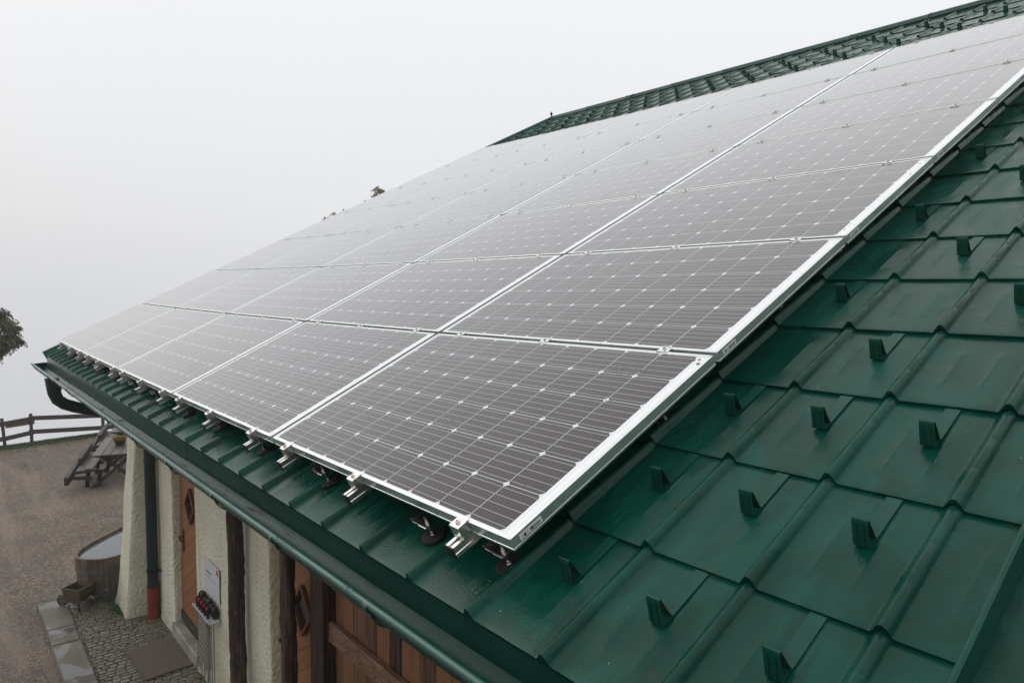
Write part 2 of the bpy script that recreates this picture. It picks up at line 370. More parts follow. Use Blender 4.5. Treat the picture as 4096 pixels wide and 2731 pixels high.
def kerb_mat():
    k = NM("granite_kerb"); a = k.noise(2.2, 5); pud = k.ramp(k.noise(2.4, 2, dist=.4), [(.53, 0.0), (.60, 1.0)]); sp = k.noise(120, 4, rough=.8)
    c = k.mix(k.ramp(a, [(.35, 0.0), (.65, 1.0)]), (.075, .068, .055), (.145, .132, .108)); c = k.mix(k.ramp(sp, [(.56, 0.0), (.7, .6)]), c, (.06, .06, .055))
    c = k.mix(k.math('MULTIPLY', pud, .6), c, (.10, .10, .10))
    k.P(Base_Color=c, Roughness=k.maprange(pud, 0, 1, .7, .10), Normal=k.bump(k.math('MULTIPLY', sp, k.math('SUBTRACT', 1.0, pud)), .4, .004)); return k.m
M_KERB = kerb_mat()
def stone_mat():
    k = NM("granite_setts"); at = k.n("ShaderNodeAttribute"); at.attribute_name = "rnd"
    c = k.mix(at.outputs["Fac"], (.105, .095, .074), (.165, .150, .120)); c = k.mix(k.ramp(k.noise(70, 4), [(.5, 0.0), (.7, .5)]), c, (.07, .07, .06))
    k.P(Base_Color=c, Roughness=.45, Normal=k.bump(k.noise(50, 4), .5, .006)); return k.m
M_SETT = stone_mat()
M_JOINT = simple("mossy_joint_sand", (.085, .072, .046), .9, nscale=9, nvar=.5)
M_STEP = simple("concrete_step", (.235, .225, .19), .7, nscale=5, nvar=.25, bscale=60, bstr=.3)
M_SLOPE = simple("hillside_grass", (.035, .055, .018), .95, nscale=.7, nvar=.3, bscale=4, bstr=.5, bdist=.1)
M_DEADLEAF = simple("dead_leaf", (.16, .075, .028), .8, nscale=3, nvar=.6)
M_SHADEHILL = simple("shading_hill_dark", (.016, .026, .012), .95, nscale=.3, nvar=.5, bscale=1.5, bstr=1.0, bdist=.6)  # only for the unseen hillside added to darken the +x side
def leafmat(name, c1, c2):
    k = NM(name); at = k.n("ShaderNodeAttribute"); at.attribute_name = "rnd"
    k.P(Base_Color=k.mix(at.outputs["Fac"], c1, c2), Roughness=.55); k.p.inputs["Subsurface Weight"].default_value = 0
    return k.m
M_GRASS = leafmat("grass_blades", (.025, .060, .010), (.085, .150, .030))
M_LEAF = leafmat("rowan_leaves", (.020, .028, .010), (.085, .085, .030))
M_LEAF2 = leafmat("far_leaves", (.09, .10, .04), (.17, .18, .08))
M_BERRY = simple("rowan_berries", (.22, .035, .012), .4)
M_BARK = simple("grey_bark", (.05, .042, .035), .85, nscale=10, bscale=30, bstr=.6)
M_FLOWER = leafmat("yellow_flowers", (.045, .085, .010), (.50, .33, .015))
M_POT = simple("dark_green_pot", (.020, .026, .024), .5)

def set_rnd(o, vals, dom='FACE'):
    me = o.data; a = me.attributes.new("rnd", 'FLOAT', dom); a.data.foreach_set("value", vals)

# ================================================================== GROUND
def edgeX(y): return -21.25 + .28 * abs(y - 1.2) ** .9 * (1 if y < 1.2 else .15)   # where the gravel meets the grass
xs = np.unique(np.concatenate([-np.geomspace(24, 110, 20)[::-1], np.linspace(-24, -20, 33), np.linspace(-20, 4, 97), np.geomspace(4.5, 100, 12)]))
ys = np.unique(np.concatenate([-np.geomspace(8, 80, 16)[::-1], np.linspace(-8, 8, 81), np.geomspace(8.5, 80, 16)]))
XX, YY = np.meshgrid(xs, ys)
EX = -21.75 + .28 * np.abs(YY - 1.2) ** .9 * np.where(YY < 1.2, 1, -.15)
ZZ = -.13 + .012 * np.sin(XX * 1.3 + YY) + .010 * np.sin(YY * 2.1 - XX * .7)
D = np.clip(EX - XX, 0, None)
ZZ = ZZ - .62 * D * np.clip(D / 1.2, 0, 1) + .05 * np.exp(-((XX - EX - .35) / .3) ** 2)
V = np.stack([XX, YY, ZZ], -1).reshape(-1, 3)
g = npmesh("ground", V, gridF(len(ys), len(xs)), [M_GRAVEL, M_SLOPE]); struct(g, label="brown gravel yard falling away into the cloud")
F = gridF(len(ys), len(xs)); cx_ = V[F].mean(1)
exf = -21.30 + .28 * np.abs(cx_[:, 1] - 1.2) ** .9 * np.where(cx_[:, 1] < 1.2, 1, -.15)
g.data.polygons.foreach_set("material_index", (cx_[:, 0] < exf).astype(np.int32))

# unseen hillside, added beside and behind the camera to block light from +x
hx_, hy_ = np.meshgrid(np.linspace(0, 1, 40), np.linspace(-1, 1, 60)); rgh = np.random.default_rng(1)
HXX = 30 + hx_ * 68 + 8 * np.cos(hy_ * 2.4) - 8; HYY = hy_ * 78
HZZ = -.4 + 15 * hx_ ** .8 * (1 - .55 * hy_ ** 4) + rgh.normal(size=hx_.shape) * 2.2 * np.clip(hx_ * 8, 0, 1)
hl = npmesh("shading_hill", np.stack([HXX, HYY, HZZ], -1).reshape(-1, 3), gridF(60, 40), M_SHADEHILL); struct(hl, label="unseen dark hillside added to cut the light from the right")

def blades(name, pts, hmin, hmax, mat, w=.006, lean=.4, seed=1):
    r = random.Random(seed); vs = []; fs = []; rv = []
    for (x, y, z) in pts:
        h = r.uniform(hmin, hmax); a = r.uniform(0, 6.28); l = r.uniform(0, lean) * h; b = r.uniform(0, 6.28)
        dx, dy = math.cos(a) * w, math.sin(a) * w; lx, ly = math.cos(b) * l, math.sin(b) * l; i = len(vs)
        vs += [(x - dx, y - dy, z), (x + dx, y + dy, z), (x + dx * .6 + lx * .4, y + dy * .6 + ly * .4, z + h * .6), (x - dx * .6 + lx * .4, y - dy * .6 + ly * .4, z + h * .6), (x + lx, y + ly, z + h)]
        fs += [(i, i + 1, i + 2, i + 3), (i + 3, i + 2, i + 4)]; q = r.random(); rv += [q, q]
    me = bpy.data.meshes.new(name); me.from_pydata(vs, [], fs); me.materials.append(mat); o = bpy.data.objects.new(name, me); COL.objects.link(o); set_rnd(o, rv); return o
def zg(x, y):
    ex = -21.75 + .28 * abs(y - 1.2) ** .9 * (1 if y < 1.2 else -.15); d = max(0, ex - x)
    return -.13 + .012 * math.sin(x * 1.3 + y) + .010 * math.sin(y * 2.1 - x * .7) - .62 * d * min(1, d / 1.2) + .05 * math.exp(-((x - ex - .35) / .3) ** 2)
pts = []
r = random.Random(3)
for _ in range(30000):
    y = r.uniform(-3.5, 5); ex = -21.30 + .28 * abs(y - 1.2) ** .9 * (1 if y < 1.2 else -.15)
    x = ex + .12 * r.gauss(0, 1) - r.uniform(-.05, .9); pts.append((x, y, zg(x, y) - .01))
g1 = blades("grass", pts, .03, .085, M_GRASS, .007); struct(g1, "stuff", "green grass verge along the edge of the yard")
pts = []
for cx, cy, n, s in ((-18.6, .4, 90, .3),):
    for _ in range(n):
        x, y = cx + r.gauss(0, s), cy + r.gauss(0, s * .4); pts.append((x, y, zg(x, y)))
for _ in range(70): pts.append((r.uniform(-9.2, -8.6), r.uniform(.42, .60) + .0, .0))
for _ in range(260):
    pts.append((-8.62 + r.gauss(0, .10), .56 + r.gauss(0, .035), .0))
for _ in range(90): pts.append((r.uniform(-9.5, -6.2), .07 + r.gauss(0, .012), -.0))
for _ in range(60): pts.append((-6.3 + r.gauss(0, .2), .93 + r.gauss(0, .03), 0))
lf = MB(); rl = random.Random(31)
for _ in range(160):
    x_, y_ = (rl.uniform(-19, -9.8), rl.uniform(-.8, 2.4)); s_ = rl.uniform(.015, .035); z_ = zg(x_, y_) + .006
    if _ % 5 == 0: x_, y_, z_ = rl.uniform(-9.3, -5.5), rl.uniform(.1, .9), .010
    lf.add([(-s_, 0, 0), (0, -s_ * .45, .004), (s_, 0, .002), (0, s_ * .45, .006)], [(0, 1, 2, 3)], Matrix.Translation((x_, y_, z_)) @ Matrix.Rotation(rl.uniform(0, 6.28), 4, 'Z'))
lfo = lf.build("fallen_leaves", M_DEADLEAF); struct(lfo, "stuff", "brown fallen leaves scattered over yard and paving")
g2 = blades("weeds", pts, .02, .06, M_GRASS, .006, .8, 5); struct(g2, "stuff", "small weeds growing between the paving stones")

# paving of small granite setts
b = MB(); rv = []
b.cur = 1; b.box((-3.9, .55, -.025), (11.4, 1.05, .03)); rv += [0] * 6; b.cur = 0
r = random.Random(11)
x = -9.46; row = 0
while x < 1.5:
    d = r.uniform(.062, .082); y = .07 - (.05 if row % 2 else 0) + r.uniform(-.01, .01)
    while y < 1.03:
        L = r.uniform(.065, .115); h = r.uniform(-.003, .004)
        if x < -9.36 and y < .08: y += L; continue
        y1 = y + L; ya = max(y, .062); w = d - .008; dd = y1 - ya - .008
        if dd < .03: y = y1; continue
        c0 = (x + d / 2 + r.uniform(-.003, .003) + .010 * math.sin(y * 4 + x) - .06 * (y - .5), (ya + y1) / 2)
        j = lambda: r.uniform(0, .010)
        q = [(c0[0] - w / 2 + j(), c0[1] - dd / 2 + j()), (c0[0] + w / 2 - j(), c0[1] - dd / 2 + j()), (c0[0] + w / 2 - j(), c0[1] + dd / 2 - j()), (c0[0] - w / 2 + j(), c0[1] + dd / 2 - j())]
        mid = [(c0[0] + (px - c0[0]) * .86, c0[1] + (py - c0[1]) * .86) for px, py in q]
        vs = [(px, py, -.03) for px, py in q] + [(px, py, h - .006) for px, py in q] + [(px, py, h + r.uniform(-.001, .001)) for px, py in mid]
        fs = [(k, (k + 1) % 4, 4 + (k + 1) % 4, 4 + k) for k in range(4)] + [(4 + k, 4 + (k + 1) % 4, 8 + (k + 1) % 4, 8 + k) for k in range(4)] + [(8, 9, 10, 11)]
        b.add(vs, fs); t = r.random(); rv += [t] * 9; y = y1
    x += d; row += 1
o = b.build("paving", [M_SETT, M_JOINT]); set_rnd(o, rv); struct(o, label="small grey granite setts in front of the door")
# granite kerb stones
b = MB(); xk = [-9.57, -8.55, -8.09, -6.55, -5.0, -3.4, -1.8, .2, 1.8]
def prism(b, poly, z0, z1, ch=.012):
    n = len(poly); c = (sum(p[0] for p in poly) / n, sum(p[1] for p in poly) / n)
    ins = [(c[0] + (p[0] - c[0]) * (1 - ch * 2.2), c[1] + (p[1] - c[1]) * (1 - ch * 5)) for p in poly]
    vs = [(p[0], p[1], z0) for p in poly] + [(p[0], p[1], z1 - ch) for p in poly] + [(p[0], p[1], z1) for p in ins]
    fs = [(k, (k + 1) % n, n + (k + 1) % n, n + k) for k in range(n)] + [(n + k, n + (k + 1) % n, 2 * n + (k + 1) % n, 2 * n + k) for k in range(n)] + [tuple(2 * n + k for k in range(n))]
    b.add(vs, fs)
for k in range(len(xk) - 1):
    x0, x1 = xk[k] + .004, xk[k + 1] - .004
    if k == 0: prism(b, [(x0, -.245), (x1, -.23), (x1, .062), (-9.40, .088)], -.32, .004)
    else: prism(b, [(x0, -.23 - .003 * k), (x1, -.233), (x1, .05), (x0, .055)], -.32, .002 * (k % 2))
prism(b, [(-9.575, -.24), (-9.405, .093), (-9.70, .42), (-9.98, .27)], -.32, .002)
prism(b, [(-9.985, .275), (-9.705, .425), (-10.25, 1.15), (-10.55, 1.02)], -.32, .0)
o = b.build("kerb", M_KERB); struct(o, label="wet granite kerb stones edging the paving")

# ================================================================== FARMHOUSE
house = thing("farmhouse", "cream roughcast farmhouse under a dark green metal tiled roof", "house", loc=(0, 0, 0))
UL, UR = -9.20, .945
def rough_grid(P00, P10, P11, P01, nu, nv, amp, seed, wob=0.0):
    # a bumpy quad sheet: P00->P10 along the bottom, P01->P11 along the top
    r = np.random.default_rng(seed); s, t = np.meshgrid(np.linspace(0, 1, nu), np.linspace(0, 1, nv)); s = s[..., None]; t = t[..., None]
    P00, P10, P11, P01 = map(np.array, (P00, P10, P11, P01))
    V = (1 - s) * (1 - t) * P00 + s * (1 - t) * P10 + s * t * P11 + (1 - s) * t * P01
    nrm = np.cross(P10 - P00, P01 - P00).astype(float); nrm /= np.linalg.norm(nrm)
    k = r.normal(size=(6, 2)) * 7; ph = r.uniform(0, 6.28, 6); L = V @ np.array([[1, 0, .3], [0, 1, .3], [.5, .5, 1]]).T
    w = sum(np.sin(L[..., 0] * k[i, 0] + L[..., 2] * k[i, 1] + ph[i]) for i in range(6)) / 6
    return V + nrm * (w[..., None] * amp)
wv = []; wf = []
def add_sheet(V):
    b = sum(len(q) for q in wv); nv_, nu_ = V.shape[:2]; wv.append(V.reshape(-1, 3)); wf.append(gridF(nv_, nu_, b))
def wavyx(x, z, s): return x + .006 * math.sin(z * 3.1 + s) + .005 * math.sin(z * 8.3 + 2 * s)
WT = 3.60
def wall_piece(x0, x1, foot=.97, top=.95, seed=1, depth=1.06, left_end=None):
    nz = 40; zs = np.linspace(-.15, WT, nz); nx = max(8, int((x1 - x0) / .05)); R = []
    rg = np.random.default_rng(seed); ph = rg.uniform(0, 6.28, 8); kk = rg.normal(size=(8, 2)) * 6
    for z in zs:
        a, c = wavyx(x0, z, seed), wavyx(x1, z, seed + 2); yf = top + (foot - top) * math.exp(-max(z, 0) / .4) - .035 * math.exp(-max(z, 0) / .12)
        row = [(a, depth, z), (a, yf + .025, z), (a + .002, yf + .010, z), (a + .008, yf + .003, z), (a + .016, yf, z), (a + .03, yf, z)]
        for q in range(1, nx):
            x = a + .03 + (c - a - .06) * q / nx; w = sum(math.sin(x * kk[i, 0] + z * kk[i, 1] + ph[i]) for i in range(8)) / 8
            row.append((x, yf + w * .012, z))
        row += [(c - .03, yf, z), (c - .016, yf, z), (c - .008, yf + .003, z), (c - .002, yf + .010, z), (c, yf + .025, z), (c, depth, z)]
        R.append(row)
    add_sheet(np.array(R))
for wp in ((-8.95, -7.475, 1), (-6.52, -4.337, 4), (.9, 2.2, 7)):
    wall_piece(wp[0], wp[1], seed=wp[2]); npmesh("wall", np.concatenate(wv), np.concatenate(wf), M_WALL, house); wv.clear(); wf.clear()
# gable wall on the far left and the rear walls (plain)
bx = MB(); bx.box((-8.85, 5.1, 1.7), (.2, 8.0, 3.7))
gz = [(-8.95, 1.0, 3.2), (-8.95, 16.2, 3.2), (-8.95, 8.63, 7.55)]; bx.add(gz + [(x + .2, y, z) for x, y, z in gz], [(0, 1, 2), (3, 5, 4)])
bx.box((-8.85, 12.6, 1.7), (.2, 7.2, 3.7)); bx.box((-3.3, 16.2, 1.7), (11.3, .2, 3.7)); bx.box((2.2, 8.6, 1.7), (.2, 15.2, 3.7))
rest = bx.build("rear_wall", M_WALL, house)
# battered buttress at the corner
nz = 44; R = []; rg = np.random.default_rng(5); ph = rg.uniform(0, 6.28, 8); kk = rg.normal(size=(8, 3)) * 6
for z in np.linspace(-.15, 3.45, nz):
    t = min(1, max(0, z) / 3.2); yf = .60 + .22 * t; x0 = -8.95 + .14 * t; x1 = -8.33 - .10 * t; fl = .03 * math.exp(-max(0, z) / .12); row = []
    path = [((x0 - fl, 1.05), 6), ((x0 - fl, yf - fl), 12), ((x1 + fl, yf - fl), 9), ((x1 + fl + .04, 1.0), 0)]
    for q in range(3):
        (A, n), (B, _) = path[q], path[q + 1]
        for i in range(n): row.append((A[0] + (B[0] - A[0]) * i / n, A[1] + (B[1] - A[1]) * i / n, z))
    row.append((path[3][0][0], path[3][0][1], z)); row = np.array(row)
    # soften the two corners, add lumps
    sm = row.copy(); sm[1:-1] = (row[:-2] + 2 * row[1:-1] + row[2:]) / 4; row = row * .55 + sm * .45
    wv_ = sum(np.sin(row @ kk[i] + ph[i]) for i in range(8)) / 8; row[:, 0] += wv_ * .016; row[:, 1] += np.roll(wv_, 3) * .016
    R.append(row)
R = np.array(R); npmesh("buttress", R.reshape(-1, 3), gridF(R.shape[0], R.shape[1]), M_WALL, house)
# timber wall plate and soffit under the eaves
bm_ = MB(); bm_.box((-3.3, 1.02, 3.42), (11.4, .16, .16)); bm_.build("wall_plate", M_OLD2, house)
sof = MB()
q = [RP(UL + .03, -.06, -.225), RP(UR, -.06, -.225), RP(UR, 1.35, -.225), RP(UL + .03, 1.35, -.225)]; sof.add(q, [(0, 1, 2, 3)])
q = [RP(UL + .03, -.06, -.19), RP(UR, -.06, -.19), RP(UR, 9.6, -.15), RP(UL + .03, 9.6, -.15)]; sof.add(q, [(0, 1, 2, 3)])
sof.build("soffit", M_SOFFIT, house)
for i in range(13):
    raf = MB(); raf.beam(RP(-8.9 + i * .78, -.02, -.285), RP(-8.9 + i * .78, 1.3, -.285), .09, .12); raf.build("rafter", M_OLD2, house)

# roof surface : courses of folded metal tiles with ribs
def roof_surface():
    du = np.array([-.036, -.030, -.025, -.020, -.015, -.010, -.005, 0, .005, .010, .014, .018, .0205, .023, .092, .096, .100, .104, .108, .192, .196, .200, .204, .208])
    hr = 1.42 * np.array([0, -.0006, .0004, .0035, .0085, .0135, .0166, .0178, .0170, .0142, .0100, .0045, .0008, 0] + [0] * 10)
    U = []; H = []; B = []
    for k in range(-33, 4):
        for a, h in zip(du, hr):
            u = .204 + .3 * k + a
            if UL <= u <= UR:
                U.append(u); H.append(h)
                B.append(1.0 if abs(abs(a - .1)) < .001 or abs(a - .2) < .001 else (.5 if (abs(a - .1) < .005 or abs(a - .2) < .005) else 0))
    U = np.array([UL] + U + [UR]); H = np.array([0] + H + [0]); B = np.array([0] + B + [0])
    o = np.argsort(U); U, H, B = U[o], H[o], B[o]
    ts = np.array([0, .01, .03, .08, .16, .24, .27, .322, .330, .338, .5, .652, .66, .668, .73, .76, .85, .93, 1.0, 1.06])
    Vs = []; Fs = []; base = 0; nc = 23; rgn = np.random.default_rng(2)
    for k in range(nc + 1):
        v0 = -.155 + .42 * k; L = .42 if k < nc else .16
        jit = rgn.normal(size=3) * .0006
        rows = []
        for t in ts:
            v = v0 + t * L
            n = roofn(v) + .0105 * (1 - min(t, 1)) ** 1.0 - (.010 if t > 1 else 0) - .0012 * math.exp(-((t - 0) / .01) ** 2)
            ribs = H * (1.18 - .38 * t)
            if abs(t - .33) < .004 or abs(t - .66) < .004: ribs = ribs - .0010 * (H > .004)
            bead = B * .0022 * (1 if .26 < t < .74 else 0)
            dish = .0012 * np.sin(U * 2.1 + k * 1.7)
            rows.append(np.stack([U, np.full_like(U, v), n + ribs + bead + dish], -1))
        R = np.array(rows); Vs.append(R.reshape(-1, 3)); Fs.append(gridF(len(ts), len(U), base)); base += R.shape[0] * R.shape[1]
        # folded front lip
        top = R[0].copy(); bot = top.copy(); bot[:, 2] -= .015 if k else .02; bot[:, 1] += .003
        if k == 0: bot[:, 2] = np.minimum(bot[:, 2], roofn(v0) - .004)
        R2 = np.array([bot, top]); Vs.append(R2.reshape(-1, 3)); Fs.append(gridF(2, len(U), base)); base += 2 * len(U)
    P = np.concatenate(Vs); out = np.stack([P[:, 0], P[:, 1] * CT - P[:, 2] * ST, P[:, 1] * ST + P[:, 2] * CT + Z0], -1)
    return npmesh("roof", out, np.concatenate(Fs), M_ROOF, house)
roof = roof_surface()
# the far slope behind the ridge
VR = 9.62
b = MB(); p1 = RP(UL, VR, roofn(VR)); 
q = [(UL, p1.y, p1.z), (UR, p1.y, p1.z), (UR, p1.y + 8.8, p1.z - 4.3), (UL, p1.y + 8.8, p1.z - 4.3)]; b.add(q, [(0, 1, 2, 3)])
b.build("rear_roof", M_GRN, roof)
# ridge cap
b = MB(); b.smooth = True
prof = [(-.17, -.052), (-.168, -.030), (-.150, -.022), (-.10, .010), (-.045, .038), (-.015, .052), (.01, .055), (.04, .046), (.10, -.01), (.18, -.07)]
for x0 in np.arange(UL - .03, UR + .1, 1.0):
    x1 = min(x0 + 1.02, UR + .12); lift = .0
    n = len(prof); vs = []
    for x, sc in ((x0, .003), (x0 + .03, .003), (x0 + .035, 0), (x1, -.002)):
        vs += [RP(x, VR + p, roofn(VR) + .010 + q + sc) for p, q in prof]
    b.add(vs, [(r_ * n + i, r_ * n + i + 1, (r_ + 1) * n + i + 1, (r_ + 1) * n + i) for r_ in range(3) for i in range(n - 1)])
b.build("ridge_cap", M_GRN2, roof)
b = MB(); b.box((0, 0, 0), (UR - UL, .03, .05), Matrix.Translation(RP((UL + UR) / 2, VR - .10, roofn(VR) + .008)) @ RX); b.build("ridge_vent", M_BLACKP, roof)
# verge trims left and right
def verge(u, sgn, vend):
    b = MB(); pr = [(-.035, .004), (-.030, .048), (-.022, .060), (.028, .064), (.036, .056), (.036, -.10), (.030, -.115)]
    for k in range(5):
        a = -.165 + (vend + .165) * k / 5; c = -.165 + (vend + .165) * (k + 1) / 5; vs = []
        for v, s in ((a, .002), (c + .01, 0)):
            vs += [RP(u + sgn * p * (1 + s), v, roofn(v) + q * (1 + 6 * s)) for p, q in pr]
        n = len(pr); fs = [(i, i + 1, n + i + 1, n + i) for i in range(n - 1)] + [tuple(range(n)), tuple(range(n, 2 * n))]
        b.add(vs, fs)
    return b.build("verge_trim", M_GRN2, roof)
verge(UL + .005, -1, VR - .05)
b = MB()
for k in range(4):
    a, c = -.17 + k * 2.4, -.17 + (k + 1) * 2.4 + .004; pr = [(-.006, -.004), (-.006, .016), (0.0, .019), (.006, .016), (.007, -.055)]; vs = []
    for v in (a, c): vs += [RP(UR + p + .0015 * (k % 2), v, roofn(v) + q) for p, q in pr]
    n = len(pr); b.add(vs, [(i, i + 1, n + i + 1, n + i) for i in range(n - 1)])
b.build("verge_trim", M_GRN2, roof)
# lower sheet beside the verge, with a raised fold further out
b = MB(); pr = [(.007, -.056), (.16, -.060), (.19, -.052), (.20, -.030), (.46, -.030), (.465, -.20)]; vs = []
for v in (-.25, 9.4): vs += [RP(UR + p, v, roofn(v) + q) for p, q in pr]
n = len(pr); b.add(vs, [(i, i + 1, n + i + 1, n + i) for i in range(n - 1)])
b.build("side_flashing", M_ROOF, roof)
# eaves drip flashing down into the gutter
def gz_(x): return 3.280 + (x + 0.0) * .0082
b = MB(); xs_ = [UL] + [UL + .35 + 2.0 * i for i in range(5)] + [UR + .1]
for i in range(len(xs_) - 1):
    o_ = .0015 * (i % 2); e = RP(0, -.150, roofn(0) - .006)
    for (x0, x1) in ((xs_[i] + .0015, xs_[i + 1] - .0015),):
        vs = []
        for x in (x0, x1): vs += [(x, e.y - o_ + .004, e.z), (x, e.y + .001 - o_, gz_(x) - .060), (x, e.y - .004 - o_, gz_(x) - .073)]
        b.add(vs, [(0, 1, 4, 3), (1, 2, 5, 4)])
b.build("eaves_flashing", M_GRN, house)
b = MB(); b.box((-4.13, .0, 3.22), (10.1, .03, .17)); b.build("fascia_board", M_OLD2, house)

# snow guards : bent metal straps
def guard_mesh():
    w, t = .038, .0016
    pl = [(.195, .0035), (.06, .0032), (.030, .0034), (.002, .0030), (-.002, .006), (.009, .068), (.0115, .0740), (.016, .0750), (.019, .070), (.032, .022), (.038, .0060), (.048, .0054)]
    b = MB(); vs = []; n = len(pl)
    def off(i):
        a = Vector(pl[max(i - 1, 0)]); c = Vector(pl[min(i + 1, n - 1)]); d = (c - a).normalized(); return Vector((-d.y, d.x)) * -t
    for x in (-w / 2, w / 2):
        for side in (0, 1):
            for i in range(n):
                p = Vector(pl[i]) + (off(i) if side else Vector((0, 0))); vs.append((x, p.x, p.y + .0012))
    f = []
    for i in range(n - 1):
        A, B_, C, D_ = i, n + i, 2 * n + i, 3 * n + i
        f += [(A, A + 1, C + 1, C), (B_, D_, D_ + 1, B_ + 1), (A, B_, B_ + 1, A + 1), (C, C + 1, D_ + 1, D_)]
    f += [(0, 2 * n, 3 * n, n), (n - 1, 2 * n - 1, 4 * n - 1, 3 * n - 1)]
    b.add(vs, f)
    for x in (-.009, .009): b.beam((x, -.0026, .010), (x, .0066, .062), .003, .0012, up=(1, 0, 0))
    b.cur = 1; b.cyl((0, .062, .0062), .0045, .0006, 12); b.cyl((0, .062, .0050), .008, .0009, 14)
    return b.build("snow_guard", [M_GRN2, M_BLACKP], roof)
gd = guard_mesh(); first = True
def guard(u, k):
    global first
    v = .0665 + .42 * k if k < 25 else 0
    v = .068 + .4185 * k
    o = gd if first else gd.copy()
    if not first: COL.objects.link(o)
    first = False; o.parent = roof
    t = (v - (-.155 + .42 * k)) / .42
    o.matrix_basis = Matrix.Translation(RP(u, v, roofn(v) + .0105 * (1 - t) + .0002)) @ RX @ Matrix.Rotation(math.radians(-1.6), 4, 'X')
for k in range(0, 22):
    for j in range(-16, 3):
        u = .079 + .297 * j if j >= 0 else .079 + .30 * j
        if k <= 2: ok = j >= 0
        elif k <= 18: ok = j >= 0 and (j + k) % 2 == 0
        else: ok = (j + k) % 2 == 0
        if ok and u > UL + .2: guard(u, k)
for j in range(-30, -16):
    for k in (19, 20, 21):
        if (j + k) % 2 == 0 and .079 + .30 * j > UL + .2: guard(.079 + .30 * j, k)
# safety hooks near the ridge
for u in (-1.95, -6.42):
    b = MB(); v = 8.74; n0 = roofn(v)
    b.tube([RP(u, v + .22, n0 + .012), RP(u, v + .03, n0 + .014), RP(u, v - .02, n0 + .03), RP(u, v - .03, n0 + .07), RP(u, v - .01, n0 + .12), RP(u, v + .03, n0 + .15), RP(u, v + .09, n0 + .15)], .012, 10)
    b.box((0, 0, 0), (.045, .25, .005), Matrix.Translation(RP(u, v + .14, n0 + .01)) @ RX)
    b.build("roof_hook", M_BLACKI, roof)
b = MB(); c = RP(UL - .02, VR - .01, roofn(VR) + .03); b.tube([c, c + Vector((0, 0, .05)), c + Vector((0, 0, .075)), c + Vector((0, 0, .11)), c + Vector((0, 0, .13))], [.006, .008, .026, .020, .004], 10)
b.build("ridge_finial", M_BARK, roof)

# chalk scribble and stray flakes lying on the tiles
b = MB(); r = random.Random(12)
def on_px(x, y):
    d_ = right * ((x - 2048) / 2779.3) + down * ((y - 1365.5) / 2779.3) + fwd; n_ = Vector((0, -ST, CT)); C_ = Vector((1.365771, -1.149854, 4.199964))
    q0 = RP(0, 0, -.1455); t_ = (q0 - C_).dot(n_) / d_.dot(n_); return C_ + d_ * t_
for strokes in ([(1888, 2362), (1893, 2350), (1906, 2347)], [(1903, 2372), (1925, 2355), (1948, 2341), (1962, 2325), (1950, 2318)], [(1948, 2358), (1975, 2338), (2012, 2322)], [(1955, 2362), (1985, 2345), (2013, 2326)], [(1962, 2370), (1990, 2348), (2010, 2332)], [(1916, 2397), (1930, 2388), (1945, 2380)]):
    for (a, c) in zip(strokes, strokes[1:]):
        n_ = 5
        for k in range(n_):
            if r.random() < .35: continue
            t0, t1 = k / n_, (k + .7) / n_; P0 = on_px(a[0] + (c[0] - a[0]) * t0, a[1] + (c[1] - a[1]) * t0); P1 = on_px(a[0] + (c[0] - a[0]) * t1, a[1] + (c[1] - a[1]) * t1); b.beam(P0, P1, .0013, .0006)
b.build("chalk_mark", M_CHALK, roof)
b = MB()
for _ in range(150):
    u = r.uniform(-9, .9); v = r.uniform(-.1, 3) if u > .2 else r.uniform(-.12, .1)
    if abs((u - .204) / .3 - round((u - .204) / .3)) < .16: continue
    t = ((v + .155) % .42) / .42; s_ = r.uniform(.0015, .004); M_ = Matrix.Translation(RP(u, v, roofn(v) + .0105 * (1 - t) + .0012)) @ RX @ Matrix.Rotation(r.uniform(0, 6.28), 4, 'Z')
    b.add([(-s_, 0, 0), (0, -s_ * .5, 0), (s_, 0, .001), (0, s_ * .6, .0008)], [(0, 1, 2, 3)], M_)
o = b.build("debris", M_FLAKE); struct(o, "stuff", "pale leaf flakes scattered over the wet tiles")

# gutter (half round) with bead, brackets, leaves and stains
def gz_(x): return 3.280 + (x + 0.0) * .0082
b = MB(); b.smooth = True; NG = 14; xg = np.linspace(-9.43, UR + .15, 30); rad = .076; yc = -.122; vs = []
for x in xg:
    zc = gz_(x) - .002
    for i in range(NG + 1):
        a = math.pi + math.pi * i / NG; vs.append((x, yc + rad * math.cos(a), zc + rad * math.sin(a)))
    vs.append((x, yc + rad, zc + .012))
n = NG + 2; b.add(vs, [(r_ * n + i, r_ * n + i + 1, (r_ + 1) * n + i + 1, (r_ + 1) * n + i) for r_ in range(len(xg) - 1) for i in range(n - 1)])
b.smooth = False; b.add([vs[i] for i in range(n)], [tuple(range(n))]); gut = b.build("gutter", M_GUT, house)
b = MB(); b.tube([(x, yc - rad - .003, gz_(x)) for x in xg], .0125, 14); b.build("gutter_bead", M_BEAD, gut)
brk = None
